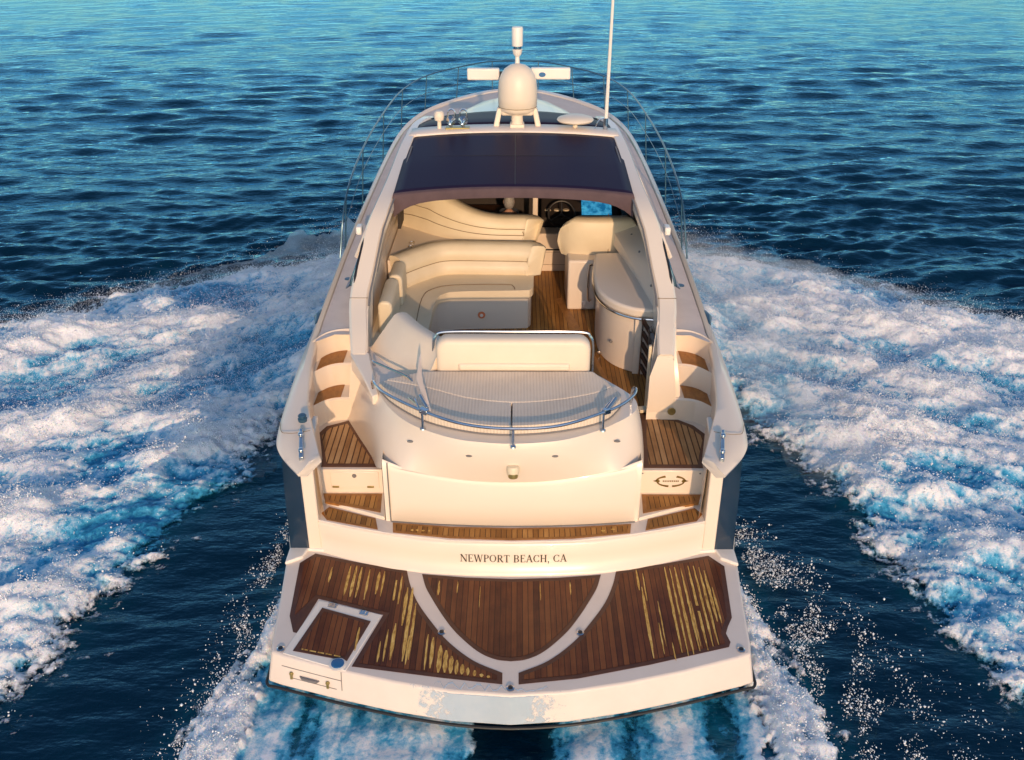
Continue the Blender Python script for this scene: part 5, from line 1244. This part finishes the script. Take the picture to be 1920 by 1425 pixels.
# fine mist hanging over the bow wave: a real volume, thick beside the hull and thinning outwards
def mist():
    m = bpy.data.materials.new('spray_mist'); m.use_nodes = True; nt = m.node_tree; nt.nodes.remove(nt.nodes['Principled BSDF'])
    pv = nt.nodes.new('ShaderNodeVolumePrincipled'); pv.inputs['Color'].default_value = (0.86, 0.95, 1.0, 1); pv.inputs['Anisotropy'].default_value = 0.0
    n = noise(nt, coords(nt, (1, 1, 1.4)), 1.7, 5, 0.7)
    mr = nd(nt, 'ShaderNodeMapRange'); mr.inputs['From Min'].default_value = 0.38; mr.inputs['From Max'].default_value = 0.70; mr.inputs['To Max'].default_value = 1.5
    nt.links.new(n, mr.inputs['Value'])
    sx = nt.nodes.new('ShaderNodeSeparateXYZ'); nt.links.new(coords(nt), sx.inputs[0]); zr = nd(nt, 'ShaderNodeMapRange'); zr.inputs['From Min'].default_value = 0.10; zr.inputs['From Max'].default_value = 0.75; zr.inputs['To Min'].default_value = 1.0; zr.inputs['To Max'].default_value = 0.08
    nt.links.new(sx.outputs['Z'], zr.inputs['Value']); mm = nd(nt, 'ShaderNodeMath', operation='MULTIPLY'); nt.links.new(mr.outputs[0], mm.inputs[0]); nt.links.new(zr.outputs[0], mm.inputs[1]); nt.links.new(mm.outputs[0], pv.inputs['Density']); nt.links.new(pv.outputs[0], nt.nodes['Material Output'].inputs['Volume'])
    M['mist'] = m
    xs, ys = np.arange(2.36, 10.4, 0.12), np.arange(3.6, 12.6, 0.12); X, Yg = np.meshgrid(xs, ys)
    V, F = [], []
    for sg in (-1, 1):
        w = np.maximum(sdist(X * sg, Yg, WK_L), sdist(X * sg, Yg, WK_R)) + 0.35 * fbm(X * 0.8 + 9 * sg, Yg * 0.8, 401, 3)
        s_ = X - 2.3
        T = sm(-0.5, 0.6, w) * (0.55 * np.exp(-(s_ / 2.2) ** 2) * sm(4.2, 7.0, Yg) + 0.42 * np.exp(-(np.maximum(w, 0) / 1.1) ** 2) * np.exp(-(s_ / 4.5) ** 2)) * (1 + 0.9 * fbm(X * 1.9, Yg * 1.9 + 5 * sg, 411, 4, 0.6))
        ok = T > 0.02; kq = ok[:-1, :-1] & ok[1:, :-1] & ok[:-1, 1:] & ok[1:, 1:]
        n0, n1 = X.shape; ids = np.arange(n0 * n1).reshape(n0, n1); o = sum(len(v) for v in V)
        top = np.stack([X * sg, Yg, 0.08 + np.clip(T, 0, None)], -1).reshape(-1, 3); bot = np.stack([X * sg, Yg, np.full_like(X, 0.05)], -1).reshape(-1, 3)
        q = np.stack([ids[:-1, :-1], ids[:-1, 1:], ids[1:, 1:], ids[1:, :-1]], -1)[kq]
        e = np.concatenate([q[:, [0, 1]], q[:, [1, 2]], q[:, [2, 3]], q[:, [3, 0]]]); N = n0 * n1
        key = e[:, 0] * N + e[:, 1]; rk = e[:, 1] * N + e[:, 0]; bd = e[~np.isin(key, rk)]
        side = np.stack([bd[:, 0] + N, bd[:, 1] + N, bd[:, 1], bd[:, 0]], -1)
        V.append(np.concatenate([top, bot])); F.append(np.concatenate([q, q[:, ::-1] + N, side]) + o)
    V, F = np.concatenate(V), np.concatenate(F); used = np.unique(F); mp = np.full(len(V), -1); mp[used] = np.arange(len(used))
    o = mesh_np('spray_mist', V[used], mp[F], m, smooth=False); o['kind'] = 'stuff'; o['label'] = 'fine white mist hanging over the bow wave on both sides of the hull'; o['category'] = 'spray'
mist()

# spray: droplets thrown up by the bow wave and off the stern quarters
def droplets():
    P, Rr = [], []
    def put(n, fx): 
        a = fx(n); P.append(a[0]); Rr.append(a[1])
    def wingspray(n):
        sg = rng.choice([-1, 1], n); s = rng.uniform(0, 1, n) ** 0.8
        y = 11.3 - s * 6.6 + rng.normal(0, 0.30, n); out = np.abs(rng.normal(0, 1, n)) * (0.35 + 2.4 * s) + rng.uniform(0, 1, n) * 2.6 * s
        x = np.interp(y, [4, 6, 8, 10, 11], [3.3, 2.75, 2.4, 2.35, 2.4]) + out
        z = 0.10 + np.abs(rng.normal(0, 0.28, n)) * (1.25 - 0.6 * s) + 0.15 * np.exp(-out)
        return np.stack([x * sg, y, z], -1), rng.lognormal(np.log(0.0027), 0.35, n)
    put(150000, wingspray)
    def crest(n):
        w = np.clip(wh - 0.12, 0, 1) ** 1.3 * sm(0.05, 0.5, cv); k = rng.choice(len(co), n, p=w / w.sum())
        p = co[k] + rng.normal(0, 1, (n, 3)) * [0.05, 0.05, 0.0]
        cl = vnoise(p[:, 0] * 5.0, p[:, 1] * 5.0, 311) + 0.6 * vnoise(p[:, 0] * 13, p[:, 1] * 13, 313)
        g = cl > rng.uniform(-0.7, 0.5, n); p, cl, kk_ = p[g], cl[g], k[g]
        p[:, 2] += np.abs(rng.normal(0, 1, len(p))) * (0.015 + 0.10 * np.clip(cl, 0, 1) * np.clip(wh[kk_] + .3, 0, 1))
        return p, rng.lognormal(np.log(0.0050), 0.42, len(p))
    put(340000, crest)
    def edge(n):
        sg = rng.choice([-1, 1], n); t = rng.uniform(0, 1, n); y = 11.0 - t * 4.8 + rng.normal(0, .2, n)
        x = np.interp(y, [6, 7.8, 9.2, 10.3, 11.2], [10.5, 8.4, 6.8, 5.1, 2.8]) + rng.normal(0.0, 0.35, n)
        return np.stack([x * sg, y, 0.08 + np.abs(rng.normal(0, 0.12, n))], -1), rng.lognormal(np.log(0.0026), 0.40, n)
    put(30000, edge)
    def quarter_(n):
        y = rng.uniform(-1.0, 2.6, n); x = 2.45 + (2.6 - y) * 0.14 + np.abs(rng.normal(0, 0.55, n)) * (0.35 + 0.28 * (2.6 - y)); cl = vnoise(x * 2.4, y * 2.4, 301) + 0.5 * vnoise(x * 6, y * 6, 303)
        k = cl > 0.02; x, y = x[k], y[k]
        return np.stack([x, y, 0.03 + np.abs(rng.normal(0, 0.10, len(x)))], -1), rng.lognormal(np.log(0.0037), 0.62, len(x))
    put(9000, quarter_)
    def port_q(n):
        p, r = quarter_(n); p[:, 0] = -2.5 - (p[:, 0] - 2.5) * 0.35; return p, r * 0.9
    put(3000, port_q)
    P_, R__ = np.concatenate(P), np.concatenate(Rr); ok = (np.abs(P_[:, 0]) > np.interp(P_[:, 1], [-9, 1.4, 8, 10, 12], [2.2, 2.32, 2.34, 2.3, 2.2]))
    P_, R__ = P_[ok], np.clip(R__[ok], 0.0015, 0.014)
    tet = np.array([[1, 1, 1], [-1, -1, 1], [-1, 1, -1], [1, -1, -1]], float) * 0.85; ttri = np.array([[0, 2, 1], [0, 1, 3], [0, 3, 2], [1, 2, 3]])
    oc = np.array([[1, 0, 0], [-1, 0, 0], [0, 1, 0], [0, -1, 0], [0, 0, 1], [0, 0, -1]], float); otri = np.array([[0, 2, 4], [2, 1, 4], [1, 3, 4], [3, 0, 4], [2, 0, 5], [1, 2, 5], [3, 1, 5], [0, 3, 5]])
    Vs, Ts, o = [], [], 0
    for sel, sh, tr_ in ((R__ < 0.0055, tet, ttri), (R__ >= 0.0055, oc, otri)):
        p, r = P_[sel], R__[sel]; st = rng.uniform(0.6, 1.5, (len(p), 1, 3))
        A3 = np.linalg.qr(rng.normal(0, 1, (len(p), 3, 3)))[0]
        Vs.append((p[:, None, :] + (sh[None] * r[:, None, None] * st) @ A3).reshape(-1, 3)); Ts.append((tr_[None] + len(sh) * np.arange(len(p))[:, None, None]).reshape(-1, 3) + o); o += len(p) * len(sh)
    return np.concatenate(Vs), np.concatenate(Ts)
V_, T_ = droplets()
M['drop'] = simple('spray_droplets', (0.86, 0.88, 0.90), (0.80, 0.83, 0.87), 0.35)
sp = mesh_np('spray', V_, T_, M['drop']); sp['kind'] = 'stuff'; sp['label'] = 'fine droplets of spray thrown up beside the hull and over the wake'; sp['category'] = 'spray'
